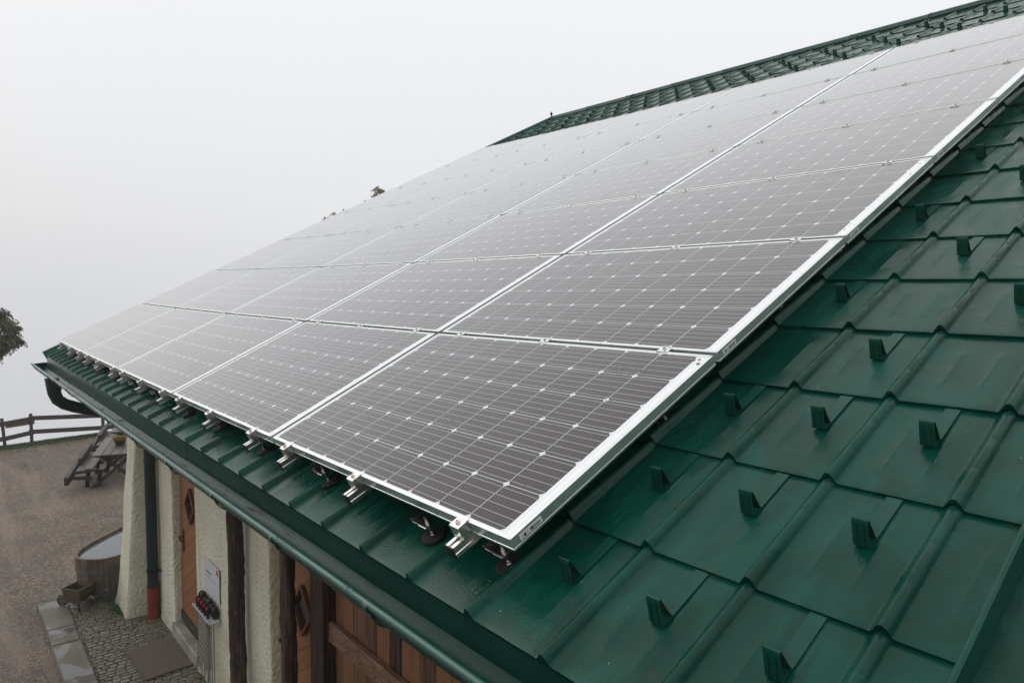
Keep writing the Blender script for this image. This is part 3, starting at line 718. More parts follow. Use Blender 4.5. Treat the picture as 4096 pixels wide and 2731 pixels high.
for i, x in enumerate([-9.25, -8.86, -8.38, -7.86, -7.2, -6.35, -5.35, -4.42, -3.52, -2.68, -1.88, -1.16, -.42, .30]):
    if brk is None:
        b = MB(); b.tube([(-.014, yc - rad - .003, 0), (.014, yc - rad - .003, 0)], .0165, 14)
        k = 14; pv = []
        for s in (-.013, .013):
            for rr in (rad + .001, rad + .006): pv += [(s, yc + rr * math.cos(math.pi + math.pi * j / k), rr * math.sin(math.pi + math.pi * j / k)) for j in range(k + 1)]
        m_ = k + 1; fs = []
        for j in range(k): fs += [(j, j + 1, 2 * m_ + j + 1, 2 * m_ + j), (m_ + j, 3 * m_ + j, 3 * m_ + j + 1, m_ + j + 1), (j, m_ + j, m_ + j + 1, j + 1), (2 * m_ + j, 2 * m_ + j + 1, 3 * m_ + j + 1, 3 * m_ + j)]
        b.add(pv, fs); brk = b.build("gutter_bracket", M_GRN, gut); o = brk
    else: o = brk.copy(); COL.objects.link(o); o.parent = gut
    o.location = (x, 0, gz_(x) - .005)
# downpipe
PX, PY = -8.14, .866
b = MB(); xo = -8.02; zb = gz_(xo) - .07
path = [(xo, yc, zb + .01), (xo, yc, zb - .10), (xo, yc + .0, zb - .16), (xo - .005, yc + .03, zb - .24), (xo - .02, yc + .10, zb - .30), (xo - .03, yc + .20, zb - .345), (xo - .08, .55, zb - .50), (PX + .01, .74, zb - .60), (PX, .83, zb - .68), (PX, PY, zb - .80), (PX, PY, 1.5), (PX, PY, .42)]
b.tube(path, [.092, .078, .068] + [.066] * 9, 20); 
b.cyl((PX, PY, .405), .076, .07, 20, .068); b.cyl((PX, PY, 2.02), .071, .03, 20)
dp = b.build("downpipe", M_DKGRN, house)
b = MB(); b.cyl((PX, PY, -.01), .072, .42, 20); b.build("standpipe", M_REDPIPE, dp)
b = MB(); b.tube([(PX + .02, .88, .62), (PX + .12, .97, .62)], .009, 8); b.cyl((PX, PY, .60), .0715, .035, 20); b.build("pipe_clip", M_BLACKI, dp)

# doors
YD = 1.04
def door(x0, x1, dcx, dcz, hx, z0, hinge=1):
    d = MB(); d.box(((x0 + x1) / 2, YD + .03, (z0 + 2.42) / 2), (x1 - x0, .06, 2.42 - z0)); o = d.build("door", M_DOOR, house)
    k = MB(); k.box(((x0 + x1) / 2, YD - .008, z0 + .06), (x1 - x0, .016, .11)); k.build("kick_board", M_OLD2, o)
    hw, hh = .175, .20; fr = MB()
    P = [(dcx, dcz + hh), (dcx + hw, dcz), (dcx, dcz - hh), (dcx - hw, dcz)]
    for i in range(4):
        A, B_ = P[i], P[(i + 1) % 4]; fr.beam((A[0], YD - .012, A[1]), (B_[0], YD - .012, B_[1]), .028, .050, up=(0, 1, 0), bev=.004)
    f = fr.build("window_frame", M_DOORFR, o)
    p = MB(); p.add([(a, YD - .004, c) for a, c in P], [(0, 1, 2, 3)]); p.build("window_pane", M_GLASSD, o)
    p = MB(); p.beam((dcx - hw * .5, YD - .01, dcz + hh * .5), (dcx + hw * .5, YD - .01, dcz - hh * .5), .02, .02, up=(0, 1, 0)); 
    h = MB(); h.box((hx, YD - .006, 1.20), (.030, .010, .28), bev=.003); h.tube([(hx, YD - .005, 1.25), (hx, YD - .06, 1.25)], .010, 8); h.tube([(hx, YD - .06, 1.25), (hx + .11, YD - .062, 1.245), (hx + .125, YD - .05, 1.22)], [.009, .010, .008], 8)
    h.build("door_handle", M_BLACKI, o); return o
door(-7.50, -6.50, -6.97, 1.70, -7.33, .19)
door(-4.36, -3.30, -3.82, 1.64, -4.22, .0)
st = MB(); st.box((-7.0, .985, .02), (1.03, .12, .28), bev=.012); st.build("doorstep", M_STEP, house)
lt = MB(); lt.box((-7.0, 1.0, 2.55), (1.05, .16, .20)); lt.box((-3.9, 1.02, 2.6), (1.1, .16, .22)); lt.build("lintel", M_OLD2, house)
# dark corner post and board gate with a batten
p = MB(); p.box((-3.38, 1.01, 1.65), (.225, .14, 3.5), bev=.01); p.build("gate_post", M_DARKB, house)
r = random.Random(21); bd = MB(); rv = []; x = -3.265
while x < .92:
    wd = r.uniform(.11, .22); 
    o0 = len(bd.f); bd.box((x + wd / 2, 1.055 + r.uniform(-.004, .004), 1.62), (wd - .006, .03, 3.5), bev=.004); t = r.random(); rv += [t] * (len(bd.f) - o0); x += wd
gate = bd.build("board_gate", M_DARKB, house); set_rnd(gate, rv)
p = MB(); p.box((-1.70, 1.012, 1.69), (3.20, .05, .150), bev=.008); bat = p.build("batten", M_BEAMW, gate)
bo = MB()
for i in range(16):
    for s in (-.035, .04): bo.cyl((0, 0, 0), .006, .004, 8, M=Matrix.Translation((-3.20 + i * .2 + r.uniform(-.03, .03), .986, 1.69 + s + r.uniform(-.01, .01))) @ Matrix.Rotation(math.pi / 2, 4, 'X'))
bo.build("nail_heads", M_BLACKI, bat)

# ================================================================== LOG POSTS
def log(x, y, rad_, seed, label, tilt=(0, 0)):
    r = np.random.default_rng(seed); nz, na = 60, 22; ks = r.integers(1, 4, 4); ph = r.uniform(0, 6.28, (4, 2)); V = []
    for i in range(nz):
        z = -.1 + 3.42 * i / (nz - 1); bow = .012 * math.sin(z * 1.3 + seed)
        for j in range(na):
            a = 2 * math.pi * j / na; rr = rad_ * (1.06 - .03 * z) + .004 * sum(math.sin(k * a + p[0] + z * 2.3 * k) for k, p in zip(ks, ph)) + .0035 * r.normal()
            V.append((x + bow + tilt[0] * z + rr * math.cos(a), y + tilt[1] * z + rr * math.sin(a), z))
    F = gridF(nz, na).tolist() + [[i * na + na - 1, i * na, (i + 1) * na, (i + 1) * na + na - 1] for i in range(nz - 1)]
    o = npmesh("log_post", V, F, M_LOG); tag(o, label, "post", "log posts carrying the eaves"); 
    b = MB(); z = 2.35; b.cyl((0, 0, 0), .022, .02, 8, .016, Matrix.Translation((x + rad_ * .72, y - rad_ * .72, z)) @ Matrix.Rotation(math.radians(90), 4, 'X')); kn = b.build("branch_stub", M_LOG, o)
    return o
log(-4.86, .852, .068, 3, "thick dark log post standing before the wall beside the chain rack", (-.01, 0))
log(-3.68, .852, .054, 8, "knotty bark-edged log post next to the door with the diamond window", (.002, 0))

# ================================================================== SOLAR ARRAY
PW, PH, GU, GV, FT = 1.6792, .992, .0266, .0207, .0397
ROWOFF = [0, .0012, .0035, .0025, .0011, .0009, .0100]
def frame_mesh():
    prof = [(.0, -FT), (0, -.0335), (-.0010, -.0330), (-.0010, -.0322), (0, -.0318), (0, -.0006), (.0006, 0), (.0108, 0), (.0114, -.0006), (.0114, -.0030), (.0030, -.0040), (.0030, -.0380), (.024, -.0380), (.024, -FT)]
    n = len(prof); cor = [(0, 0, 1, 1), (PW, 0, -1, 1), (PW, PH, -1, -1), (0, PH, 1, -1)]; b = MB(); vs = []
    for cx, cy, sx_, sy in cor: vs += [(cx + o_ * sx_, cy + o_ * sy, z) for o_, z in prof]
    for k in range(4):
        for i in range(n):
            j = (i + 1) % n; a, c = k * n, ((k + 1) % 4) * n; b.add([], []); b.f.append((a + i, c + i, c + j, a + j)); b.mi.append(0); b.sm.append(False)
    b.v = [tuple(p) for p in vs]
    # mitre joints at the corners
    for cx, cy, sx_, sy in cor:
        b.cur = 1; b.beam((cx + .0004 * sx_, cy + .0004 * sy, .0002), (cx + .0112 * sx_, cy + .0112 * sy, .0002), .0007, .0004); b.cur = 0
    return b
fm = frame_mesh(); frame0 = fm.build("frame", [M_ALU, M_BLACKI])
b = MB(); i_ = .0110
b.add([(i_, i_, -.0022), (PW - i_, i_, -.0022), (PW - i_, PH - i_, -.0022), (i_, PH - i_, -.0022)], [(0, 1, 2, 3)])
b.add([(i_, i_, -.0072), (PW - i_, i_, -.0072), (PW - i_, PH - i_, -.0072), (i_, PH - i_, -.0072)], [(3, 2, 1, 0)])
glass0 = b.build("glass_sheet", M_PV); uv = glass0.data.uv_layers.new(name="UVMap")
for li, l in enumerate(glass0.data.loops): uv.data[li].uv = glass0.data.vertices[l.vertex_index].co.xy
b = MB(); b.add([(PW + .0006, .030, -.026), (PW + .0006, .115, -.026), (PW + .0006, .115, -.008), (PW + .0006, .030, -.008)], [(0, 1, 2, 3)]); b.add([(PW + .0002, .030, -.026), (PW + .0002, .115, -.026), (PW + .0002, .115, -.008), (PW + .0002, .030, -.008)], [(3, 2, 1, 0)])
stick0 = b.build("barcode_label", M_STICK); uv = stick0.data.uv_layers.new(name="UVMap")
for li, l in enumerate(stick0.data.loops):
    c = stick0.data.vertices[l.vertex_index].co; uv.data[li].uv = ((c.y - .030) / .085, (c.z + .026) / .018)
first = True
for j in range(7):
    for i in range(5):
        ur = -i * (PW + GU) + ROWOFF[j]; ul = ur - PW; v = j * (PH + GV)
        phi = math.atan2(sag(ur) - sag(ul), PW)
        M = Matrix.Translation(RP(ul, v, sag(ul))) @ RX @ Matrix.Rotation(-phi, 4, 'Y')
        cn = ["rightmost column", "second column from right", "middle column", "fourth column from right", "leftmost column"][i]
        rn = ["lowest row", "second row up", "third row up", "fourth row up", "fifth row up", "sixth row up", "top row"][j]
        t = thing("solar_panel", "framed dark solar panel, %s, %s" % (rn, cn), "solar panel", M, "solar panels on the roof")
        for src in (frame0, glass0) + ((stick0,) if i == 0 and j < 5 else ()):
            o = src
            if not (first or (src is stick0 and j == 0)): o = src.copy(); COL.objects.link(o)
            o.parent = t
        first = False
        if i == 0 and j == 0:
            b = MB(); r = random.Random(4)
            for (x, y, s) in ((PW - .035, PH - .032, .007), (PW - .052, PH - .040, .005), (PW - .024, PH - .058, .008)):
                b.cyl((x, y, -.0021), s, .003, 7, s * .5)
            b.build("bird_dropping", M_BIRD, t)
            b = MB(); b.smooth = True
            for _ in range(46):
                x = r.uniform(.05, PW - .03); y = -.0012 if r.random() < .6 else -.001; z = r.uniform(-.030, -.006) if r.random() < .5 else -FT - .0005; s = r.uniform(.0014, .0030)
                b.add([(x + s * p[0], -.0004 + s * .6 * p[1], z + s * p[2]) for p in ((1, 0, 0), (0, -1, 0), (-1, 0, 0), (0, 0, 1), (0, 0, -1.2))], [(0, 3, 1), (3, 2, 1), (2, 4, 1), (4, 0, 1)])
            b.build("water_drops", M_GLASSW if False else M_STEEL, t)

RAILS = [-.212, -.859, -1.487, -1.909, -2.568, -3.18, -3.59, -4.225, -4.843, -5.22, -5.885, -6.468, -6.94, -7.50, -8.20]
LROOF = 7 * PH + 6 * GV
def rail_mesh():
    w, h = .037, .036; y0, y1 = -.072, LROOF + .05
    pr = [(-w / 2, 0), (-.0065, 0), (-.0065, -.004), (-.012, -.004), (-.012, -.014), (.012, -.014), (.012, -.004), (.0065, -.004), (.0065, 0), (w / 2, 0), (w / 2, -.012), (w / 2 - .0025, -.014), (w / 2 - .0025, -.022), (w / 2, -.024), (w / 2, -h), (-w / 2, -h), (-w / 2, -.024), (-w / 2 + .0025, -.022), (-w / 2 + .0025, -.014), (-w / 2, -.012)]
    b = MB(); b.extr(pr, y0, y1, lambda t, p, q: (p, t, q), True); return b.build("rail", M_RAIL)
rail0 = rail_mesh()
b = MB(); b.box((0, -.0745, -.0175), (.039, .005, .040), bev=.0012); cap0 = b.build("end_cap", M_BLACKP)
def end_clamp():
    b = MB(); w = .046; z0 = -.0025
    b.box((0, -.0165, .0015), (w, .031, .003)); b.box((0, .0045, .0035), (w, .011, .003), bev=.0008); b.box((0, -.001, .0045), (w, .003, .003))
    b.box((0, -.0335, -.0145), (w, .003, .032)); b.box((-w / 2 + .0015, -.0165, -.018), (.0028, .028, .036)); b.box((w / 2 - .0015, -.0165, -.018), (.0028, .028, .036))
    b.box((0, -.016, -.0375), (w, .034, .003))
    o = b.build("end_clamp", M_RAIL)
    c = MB(); c.cyl((0, -.0175, .003), .0068, .0075, 16); c.cyl((0, -.0175, .003), .009, .0015, 16); c.cur = 1; c.cyl((0, -.0175, .0095), .0034, .0012, 6); s = c.build("clamp_screw", [M_STEEL, M_BLACKI], o); return o
ec0 = end_clamp()
def mid_clamp():
    b = MB(); w = .048
    b.box((0, 0, .0012), (w, GV + .020, .0030)); b.box((0, -(GV / 2 + .0085), .0032), (w, .003, .0030)); b.box((0, GV / 2 + .0085, .0032), (w, .003, .0030)); b.box((0, 0, -.018), (w, .015, .034))
    o = b.build("mid_clamp", M_ALU); c = MB(); c.cyl((0, 0, .0027), .0065, .0065, 14); c.cur = 1; c.cyl((0, 0, .0086), .0033, .0010, 6); c.build("clamp_screw", [M_STEEL, M_BLACKI], o); return o
mc0 = mid_clamp()
ordn = ["first", "second", "third", "fourth", "fifth", "sixth", "seventh", "eighth", "ninth", "tenth", "eleventh", "twelfth", "thirteenth", "fourteenth", "fifteenth"]
for k, u in enumerate(RAILS):
    M = Matrix.Translation(RP(u, 0, sag(u) - FT - .0004)) @ RX
    t = thing("mounting_rail", "aluminium mounting rail poking out under the array, %s counted from the right" % ordn[k], "rail", M, "mounting rails under the solar panels")
    for src in (rail0, cap0):
        o = src if k == 0 else src.copy()
        if k: COL.objects.link(o)
        o.parent = t
    if k == 0: o = ec0; o.parent = t
    else: o = copy_tree(ec0, t)
    o.location = (0, -.0006, FT + .0006)
    if k == 0: mc_done = False
    for j in range(6):
        if k == 0 and j == 0: o = mc0; o.parent = t
        else: o = copy_tree(mc0, t)
        o.location = (0, (j + 1) * (PH + GV) - GV / 2, FT + .0008)
    o = copy_tree(ec0, t); o.location = (0, LROOF + .0006, FT + .0006); o.rotation_euler = (0, 0, math.pi)
# roof anchors : hanger bolt, rubber disc and Z plate
def anchor():
    t = thing("roof_anchor", "", "roof anchor", Matrix.Identity(4), "anchors bolted through the roof under the panels")
    b = MB(); b.tube([(0, 0, -.002), (0, 0, .0), (0, 0, .012), (0, 0, .0155)], [.040, .042, .042, .038], 32); b.build("rubber_disc", M_RUBBER, t)
    b = MB(); b.tube([(0, 0, .012), (0, 0, .090)], .005, 10); b.cyl((0, 0, .0155), .011, .002, 16); b.cyl((0, 0, .0175), .0085, .008, 6); b.cyl((0, 0, .052), .0085, .007, 6); b.cyl((0, 0, .063), .0085, .007, 6); b.build("hanger_bolt", M_STEEL, t)
    b = MB(); b.box((-.022, 0, .0605), (.088, .042, .004), bev=.001); b.box((-.064, 0, .0665), (.004, .042, .014), bev=.001); b.tube([(-.022, -.0215, .0590), (.02, -.0215, .0590)], .003, 8); b.build("adapter_plate", M_STEEL, t)
    return t
ANC = [(-.128, .036), (-.49, .012), (-1.28, .020), (-2.00, .018), (-2.70, .022), (-3.30, .010), (-4.06, .010), (-4.72, .0), (-5.5, .0), (-6.3, 0), (-7.2, .0), (-.122, .806), (-.135, 1.66), (-.135, 2.22), (-.135, 3.05), (-.135, 3.9), (-.135, 4.75)]
an0 = anchor()
lab = ["under the nearest bottom corner of the panels", "between the first and second rail at the eaves", "just right of the third rail at the eaves", "behind the fourth rail end at the eaves", "right of the fifth rail end at the eaves", "beside the sixth rail end", "right of the eighth rail end", "near the ninth rail end", "right of the eleventh rail end", "by the twelfth rail end", "by the thirteenth rail end", "under the right edge, next above the corner one", "in shade under the rightmost column's second panel", "in shade under the rightmost column's third panel", "in shade under the rightmost column's fourth panel, lower one", "in shade under the rightmost column's fourth panel, upper one", "in shade under the rightmost column's fifth panel"]
for k, (u, v) in enumerate(ANC):
    t = an0 if k == 0 else copy_tree(an0)
    t.matrix_basis = Matrix.Translation(RP(u, v, roofn(v) + .0075)) @ RX
    t["label"] = ("rubber disc and bolt " + lab[k])

# ================================================================== SIGN, CHAIN RACK
MS = Matrix.Translation((-5.90, .935, 1.215))
t = thing("wall_sign", "white metal sign plate with a small red square above the chain rack", "sign", MS)
b = MB(); b.box((0, 0, 0), (.49, .006, .36), bev=.001); b.cur = 1
b.box((-.10, -.0036, .055), (.16, .001, .022)); b.box((-.03, -.0036, .010), (.34, .001, .007)); b.cur = 2; b.box((.195, -.0036, .135), (.055, .0012, .055)); b.cur = 3
b.cyl((0, 0, 0), .006, .002, 8, M=Matrix.Translation((-.23, -.002, .16)) @ Matrix.Rotation(math.pi / 2, 4, 'X'))
# the two printed lines are broken into word-like strokes
b.cur = 0
for x in (-.145, -.115, -.083, -.050): b.box((x, -.0040, .055), (.006, .0012, .024))
for x in (-.155, -.10, -.045, .01, .055, .10): b.box((x, -.0040, .010), (.012, .0012, .009))
b.build("sign_plate", [M_SIGN, M_SIGNTX, M_SIGNRED, M_BLACKI], t)
M2 = Matrix.Translation((-5.92, .93, .93))
t = thing("tool_rack", "grey shelf rack on the wall holding black and red gripped gadgets with chains hanging down", "rack", M2)
b = MB(); b.box((0, -.055, -.05), (.56, .11, .012), bev=.002); b.box((0, -.108, -.04), (.56, .004, .03)); b.build("shelf", M_SIGN, t)
r = random.Random(6)
b = MB(); b.smooth = True
for i in range(7):
    x = -.24 + i * .075; b.tube([(x, -.02, -.03), (x + .01, -.03, .03), (x + .02, -.035, .08 + .02 * math.sin(i * 2)), (x + .035, -.03, .11 + .02 * math.sin(i * 2))], [.030, .036, .030, .010], 9)
b.build("leather_pouches", M_BLACKP, t)
for i in range(5):
    x = -.20 + i * .088; b = MB(); b.tube([(x, -.075, -.10), (x, -.08, 0), (x, -.085, .05)], [.012, .014, .012], 10); b.tube([(x, -.085, .05), (x, -.086, .068), (x, -.087, .078)], [.020, .019, .008], 10) if False else None
    h = b.build("grip", M_BLACKP, t); c = MB(); c.tube([(x, -.085, .046), (x, -.086, .066), (x, -.087, .078)], [.014, .0145, .005], 10); c.build("grip_cap", M_REDH, h)
def chain(b, x, y, z0, z1, off=0.0):
    z = z0; k = 0; R_ = .009
    while z > z1:
        pts = []
        for j in range(7):
            a = 2 * math.pi * j / 6; px, pz = math.cos(a) * R_ * .8, math.sin(a) * R_ * 1.7
            pts.append((x + (px if k % 2 else px * .3), y + (px * .3 if k % 2 else px), z + pz))
        b.tube(pts, .0030, 5, False); z -= R_ * 2.7; k += 1; x += off
for i, (x, L) in enumerate([(-.275, .72), (-.235, .76), (-.20, .70), (-.165, .80), (-.13, .62), (-.085, .79), (-.04, .74), (.0, .66), (.04, .80), (.07, .86), (.10, .92), (.13, .60), (.185, .86), (.262, .86)]):
    b = MB(); chain(b, x, -.06, -.06, -L); b.build("chain", M_CHAIN, t)
b = MB()
for a in np.linspace(math.pi, 2 * math.pi, 12):
    x = .2235 + .0385 * math.cos(a); z = -.86 + .05 * math.sin(a); b.tube([(x - .006, -.06, z), (x + .006, -.058, z)], .003, 5)
b.build("chain", M_CHAIN, t)
b = MB(); b.tube([(.10, -.05, -.05), (.125, -.06, -.22)], .006, 6); b.tube([(.02, -.05, -.05), (.04, -.06, -.18)], .005, 6); b.build("hanging_rod", M_BLACKI, t)

# ================================================================== DOORMAT
b = MB(); r = random.Random(2); nx, ny = 24, 16; vs = []
for j in range(ny + 1):
    for i in range(nx + 1): vs.append((-.40 + .8 * i / nx, -.26 + .52 * j / ny, .012 + .003 * math.sin(i * .5) * math.sin(j * .6) + (.006 if j == 0 else 0)))
b.add(vs, [(j * (nx + 1) + i, j * (nx + 1) + i + 1, (j + 1) * (nx + 1) + i + 1, (j + 1) * (nx + 1) + i) for j in range(ny) for i in range(nx)])
b.box((0, 0, .004), (.79, .51, .008))
o = b.build("doormat", M_MAT, None, Matrix.Translation((-7.02, .665, .004)) @ Matrix.Rotation(math.radians(3), 4, 'Z')); tag(o, "brown ribbed doormat on the setts before the doorstep", "doormat")

# ================================================================== WATER TUB
ax = Vector((-.71, .70, 0)).normalized(); ay = Vector((.70, .71, 0)).normalized()
MT = Matrix((ax, ay, Vector((0, 0, 1)))).transposed().to_4x4(); MT.translation = Vector((-9.70, .885, 0))
t = thing("water_trough", "oval wooden tub brimming with water behind the corner buttress", "tub", MT)
def sup(a, bb, th, p=2.7):
    c, s = math.cos(th), math.sin(th); return (a * abs(c) ** (2 / p) * (1 if c > 0 else -1), bb * abs(s) ** (2 / p) * (1 if s > 0 else -1))
NS = 44; b = MB(); A, B_ = .86, .40; rv = []
for i in range(NS):
    t0, t1 = 2 * math.pi * (i + .006) / NS, 2 * math.pi * (i + .994) / NS; vs = []
    for z, sc in ((0, .955), (.60, 1.0)):
        for th in (t0, t1):
            x, y = sup(A * sc, B_ * sc, th); vs.append((x, y, z)); x, y = sup(A * sc - .035, B_ * sc - .035, th); vs.append((x, y, z))
    b.add(vs, [(0, 2, 6, 4), (3, 1, 5, 7), (4, 6, 7, 5), (0, 4, 5, 1), (2, 3, 7, 6)]); q = r.random(); rv += [q] * 5
sv_ = b.build("staves", M_TUB, t); set_rnd(sv_, rv)
for z0, z1 in ((.40, .455), (.07, .12), (.005, .045)):
    b = MB(); n = 64; vs = []
    for z in (z0, z1):
        sc = .955 + .045 * z / .6
        for k in range(n): x, y = sup(A * sc + .005, B_ * sc + .005, 2 * math.pi * k / n); vs.append((x, y, z))
    b.add(vs, [(k, (k + 1) % n, n + (k + 1) % n, n + k) for k in range(n)]); b.build("hoop", M_HOOP, t)
b = MB(); n = 64; b.add([(*sup(A - .03, B_ - .03, 2 * math.pi * k / n), .562) for k in range(n)], [tuple(range(n))]); b.build("water_surface", M_WATER, t)

# ================================================================== LITTLE WHEELBARROW
MWB = Matrix.Translation((-9.02, .17, 0)) @ Matrix.Rotation(math.radians(37), 4, 'Z')
t = thing("wheelbarrow", "small weathered wooden planter wheelbarrow in front of the tub", "wheelbarrow", MWB)
b = MB(); zt, zb_ = .30, .10; top = [(-.15, -.125), (.13, -.125), (.13, .125), (-.15, .125)]; bot = [(-.11, -.085), (.10, -.085), (.10, .085), (-.11, .085)]
for k in range(4):
    a, c = k, (k + 1) % 4; T0, T1, B0, B1 = top[a], top[c], bot[a], bot[c]; sh = lambda p, f=.86: (p[0] * f, p[1] * f)
    b.add([(*B0, zb_), (*B1, zb_), (*T1, zt), (*T0, zt), (*sh(B0), zb_), (*sh(B1), zb_), (*sh(T1), zt), (*sh(T0), zt)], [(0, 1, 2, 3), (5, 4, 7, 6), (3, 2, 6, 7)])
b.add([(*p, zb_ + .01) for p in bot], [(0, 1, 2, 3)]); b.build("hopper", M_BARROW, t)
for s in (-1, 1):
    b = MB(); b.beam((-.26, s * .03, .075), (.20, s * .105, .15), .02, .025, bev=.003); b.beam((.20, s * .105, .15), (.30, s * .115, .235), .018, .022, bev=.003); b.tube([(.285, s * .115, .235), (.37, s * .12, .225)], [.016, .019], 10); b.build("handle", M_BARROW, t)
    b = MB(); b.beam((.07, s * .09, .11), (.095, s * .105, .0), .028, .028, up=(1, 0, 0), bev=.003); b.build("leg", M_BARROW, t)
b = MB(); b.cyl((0, 0, -.012), .075, .024, 20, M=Matrix.Translation((-.27, 0, .075)) @ Matrix.Rotation(math.pi / 2, 4, 'X')); b.build("wheel", M_BARROW, t)

# ================================================================== PICNIC TABLES AND BENCHES
dv = Vector((-1.85, .57, 0)).normalized(); pv_ = Vector((dv.y, -dv.x, 0))
MTB = Matrix((dv, pv_, Vector((0, 0, 1)))).transposed().to_4x4()
def picnic(org, label):
    M = MTB.copy(); M.translation = Vector((org[0], org[1], -.125)); t = thing("picnic_table", label, "table", M, "picnic tables in the yard")
    b = MB(); rv = []
    for i in range(5): o0 = len(b.f); b.box((.975, .085 + i * .176, .735), (1.95, .166, .035), bev=.004); q = r.random(); rv += [q] * (len(b.f) - o0)
    o = b.build("tabletop", M_OLD, t); set_rnd(o, rv)
    for x in (.25, 1.70):
        b = MB(); b.beam((x, .10, .71), (x, .92, .0), .060, .125, up=(1, 0, 0)); b.build("leg", M_OLD2, t)
        b = MB(); b.beam((x + .047, .78, .71), (x + .047, -.04, .0), .060, .125, up=(1, 0, 0)); b.build("leg", M_OLD2, t)
        b = MB(); b.box((x + .0, .44, .69), (.05, .80, .07)); b.build("crossbar", M_OLD2, t)
    b = MB(); b.beam((.25, .46, .33), (1.7, .46, .33), .05, .08); b.build("stretcher", M_OLD2, t)
    return t
def bench(org, label, side=-1):
    M = MTB.copy(); M.translation = Vector((org[0], org[1], -.125)); t = thing("bench", label, "bench", M, "benches tipped against the picnic tables")
    b = MB(); rv = []
    for i in range(2): o0 = len(b.f); b.beam((.02, -.235 + i * .17, .43 + .03 * i), (1.85, -.235 + i * .17, .43 + .03 * i), .155, .035, bev=.004); rv += [r.random()] * (len(b.f) - o0)
    o = b.build("seat", M_OLD, t); set_rnd(o, rv)
    for x in (.03, 1.6): b = MB(); b.beam((x, -.33, .40), (x, .10, .44), .05, .05); b.build("crossbar", M_OLD2, t)
    b = MB(); b.beam((-.42, -.40, .34), (1.85, -.37, .50), .085, .17, bev=.008); b.build("backrest", M_OLD2, t)
    b = MB(); b.beam((.55, -.31, .52), (1.85, -.29, .60), .06, .15, bev=.006); b.build("backrest", M_OLD2, t)
    for x in (-.12, 1.35): b = MB(); b.beam((x, -.40, .34), (x + .12, .0, .27), .04, .07); b.build("brace", M_OLD2, t)
    for y, z in ((-.12, 0), (.10, 0)):
        b = MB(); b.beam((.08, y + .04, .42), (.42, y - .05, z), .075, .045); b.build("leg", M_OLD2, t)
        b = MB(); b.beam((1.5, y + .04, .42), (1.62, y - .05, z), .075, .045); b.build("leg", M_OLD2, t)
    return t
O1 = Vector((-15.45, 1.31, 0)); O2 = O1 + dv * 2.62
picnic(O1, "weathered wooden picnic table with the flower pot on it")
picnic(O2, "wooden picnic table behind the one with the flower pot")
bench(O1, "dark wooden bench tipped against the table with the flower pot")
bench(O2, "dark wooden bench beside the farther picnic table")
# flower pot
pp = O1 + dv * .93 + pv_ * .42; t = thing("flower_pot", "dark oval pot of yellow flowers on the picnic table", "flower pot", Matrix.Translation((pp.x, pp.y, .6285)))
b = MB(); b.tube([(0, 0, 0), (0, 0, .125), (0, 0, .132)], [.09, .125, .13], 24); b.build("pot", M_POT, t)
pts = [(.12 * math.sqrt(r.random()) * math.cos(a), .12 * math.sqrt(r.random()) * math.sin(a), .125) for a in [r.uniform(0, 6.28) for _ in range(900)]]
o = blades("flowers", pts, .03, .10, M_FLOWER, .009, 1.4, 9); o.parent = t; 

# ================================================================== FENCE
t = thing("rail_fence", "weathered two-rail wooden fence along the grassy edge of the yard", "fence", loc=(0, 0, 0))
FP = [(-21.05, -1.5), (-21.32, .20), (-21.62, .80), (-21.15, 2.45), (-20.8, 4.6), (-20.7, 7.2)]
def fz(x, y): return zg(x, y)
for k, (x, y) in enumerate(FP):
    b = MB(); lean = .05 if k == 1 else 0; b.beam((x, y, -.35), (x - lean, y + (-.06 if k == 1 else 0), .70 - (.02 if k == 1 else 0)), .075, .095, up=(1, 0, 0), bev=.006); b.build("post", M_FENCE, t)
def rail(a, c, za, zc, mat=M_FENCE, h=.12):
    (x0, y0), (x1, y1) = FP[a], FP[c]; d = Vector((x1 - x0, y1 - y0, 0)).normalized() * .06; o_ = .055
    b = MB(); b.beam((x0 + o_ - d.x, y0 - d.y, za), (x1 + o_ + d.x, y1 + d.y, zc), .035, h, bev=.004); b.build("rail", mat, t)
rail(0, 1, .50, .545); rail(1, 2, .545, .565); rail(2, 3, .585, .545); rail(3, 4, .55, .55); rail(4, 5, .55, .55)
rail(0, 1, .10, .145); rail(1, 2, .14, .185); rail(2, 3, .205, .195); rail(3, 4, .2, .2); rail(4, 5, .2, .2)
(x0, y0), (x1, y1) = FP[1], FP[2]; b = MB(); b.beam((x0 - .03, y0 + .02, .46), (x1 - .05, y1 + .08, .455), .03, .11); b.build("rail", M_FRESH, t)

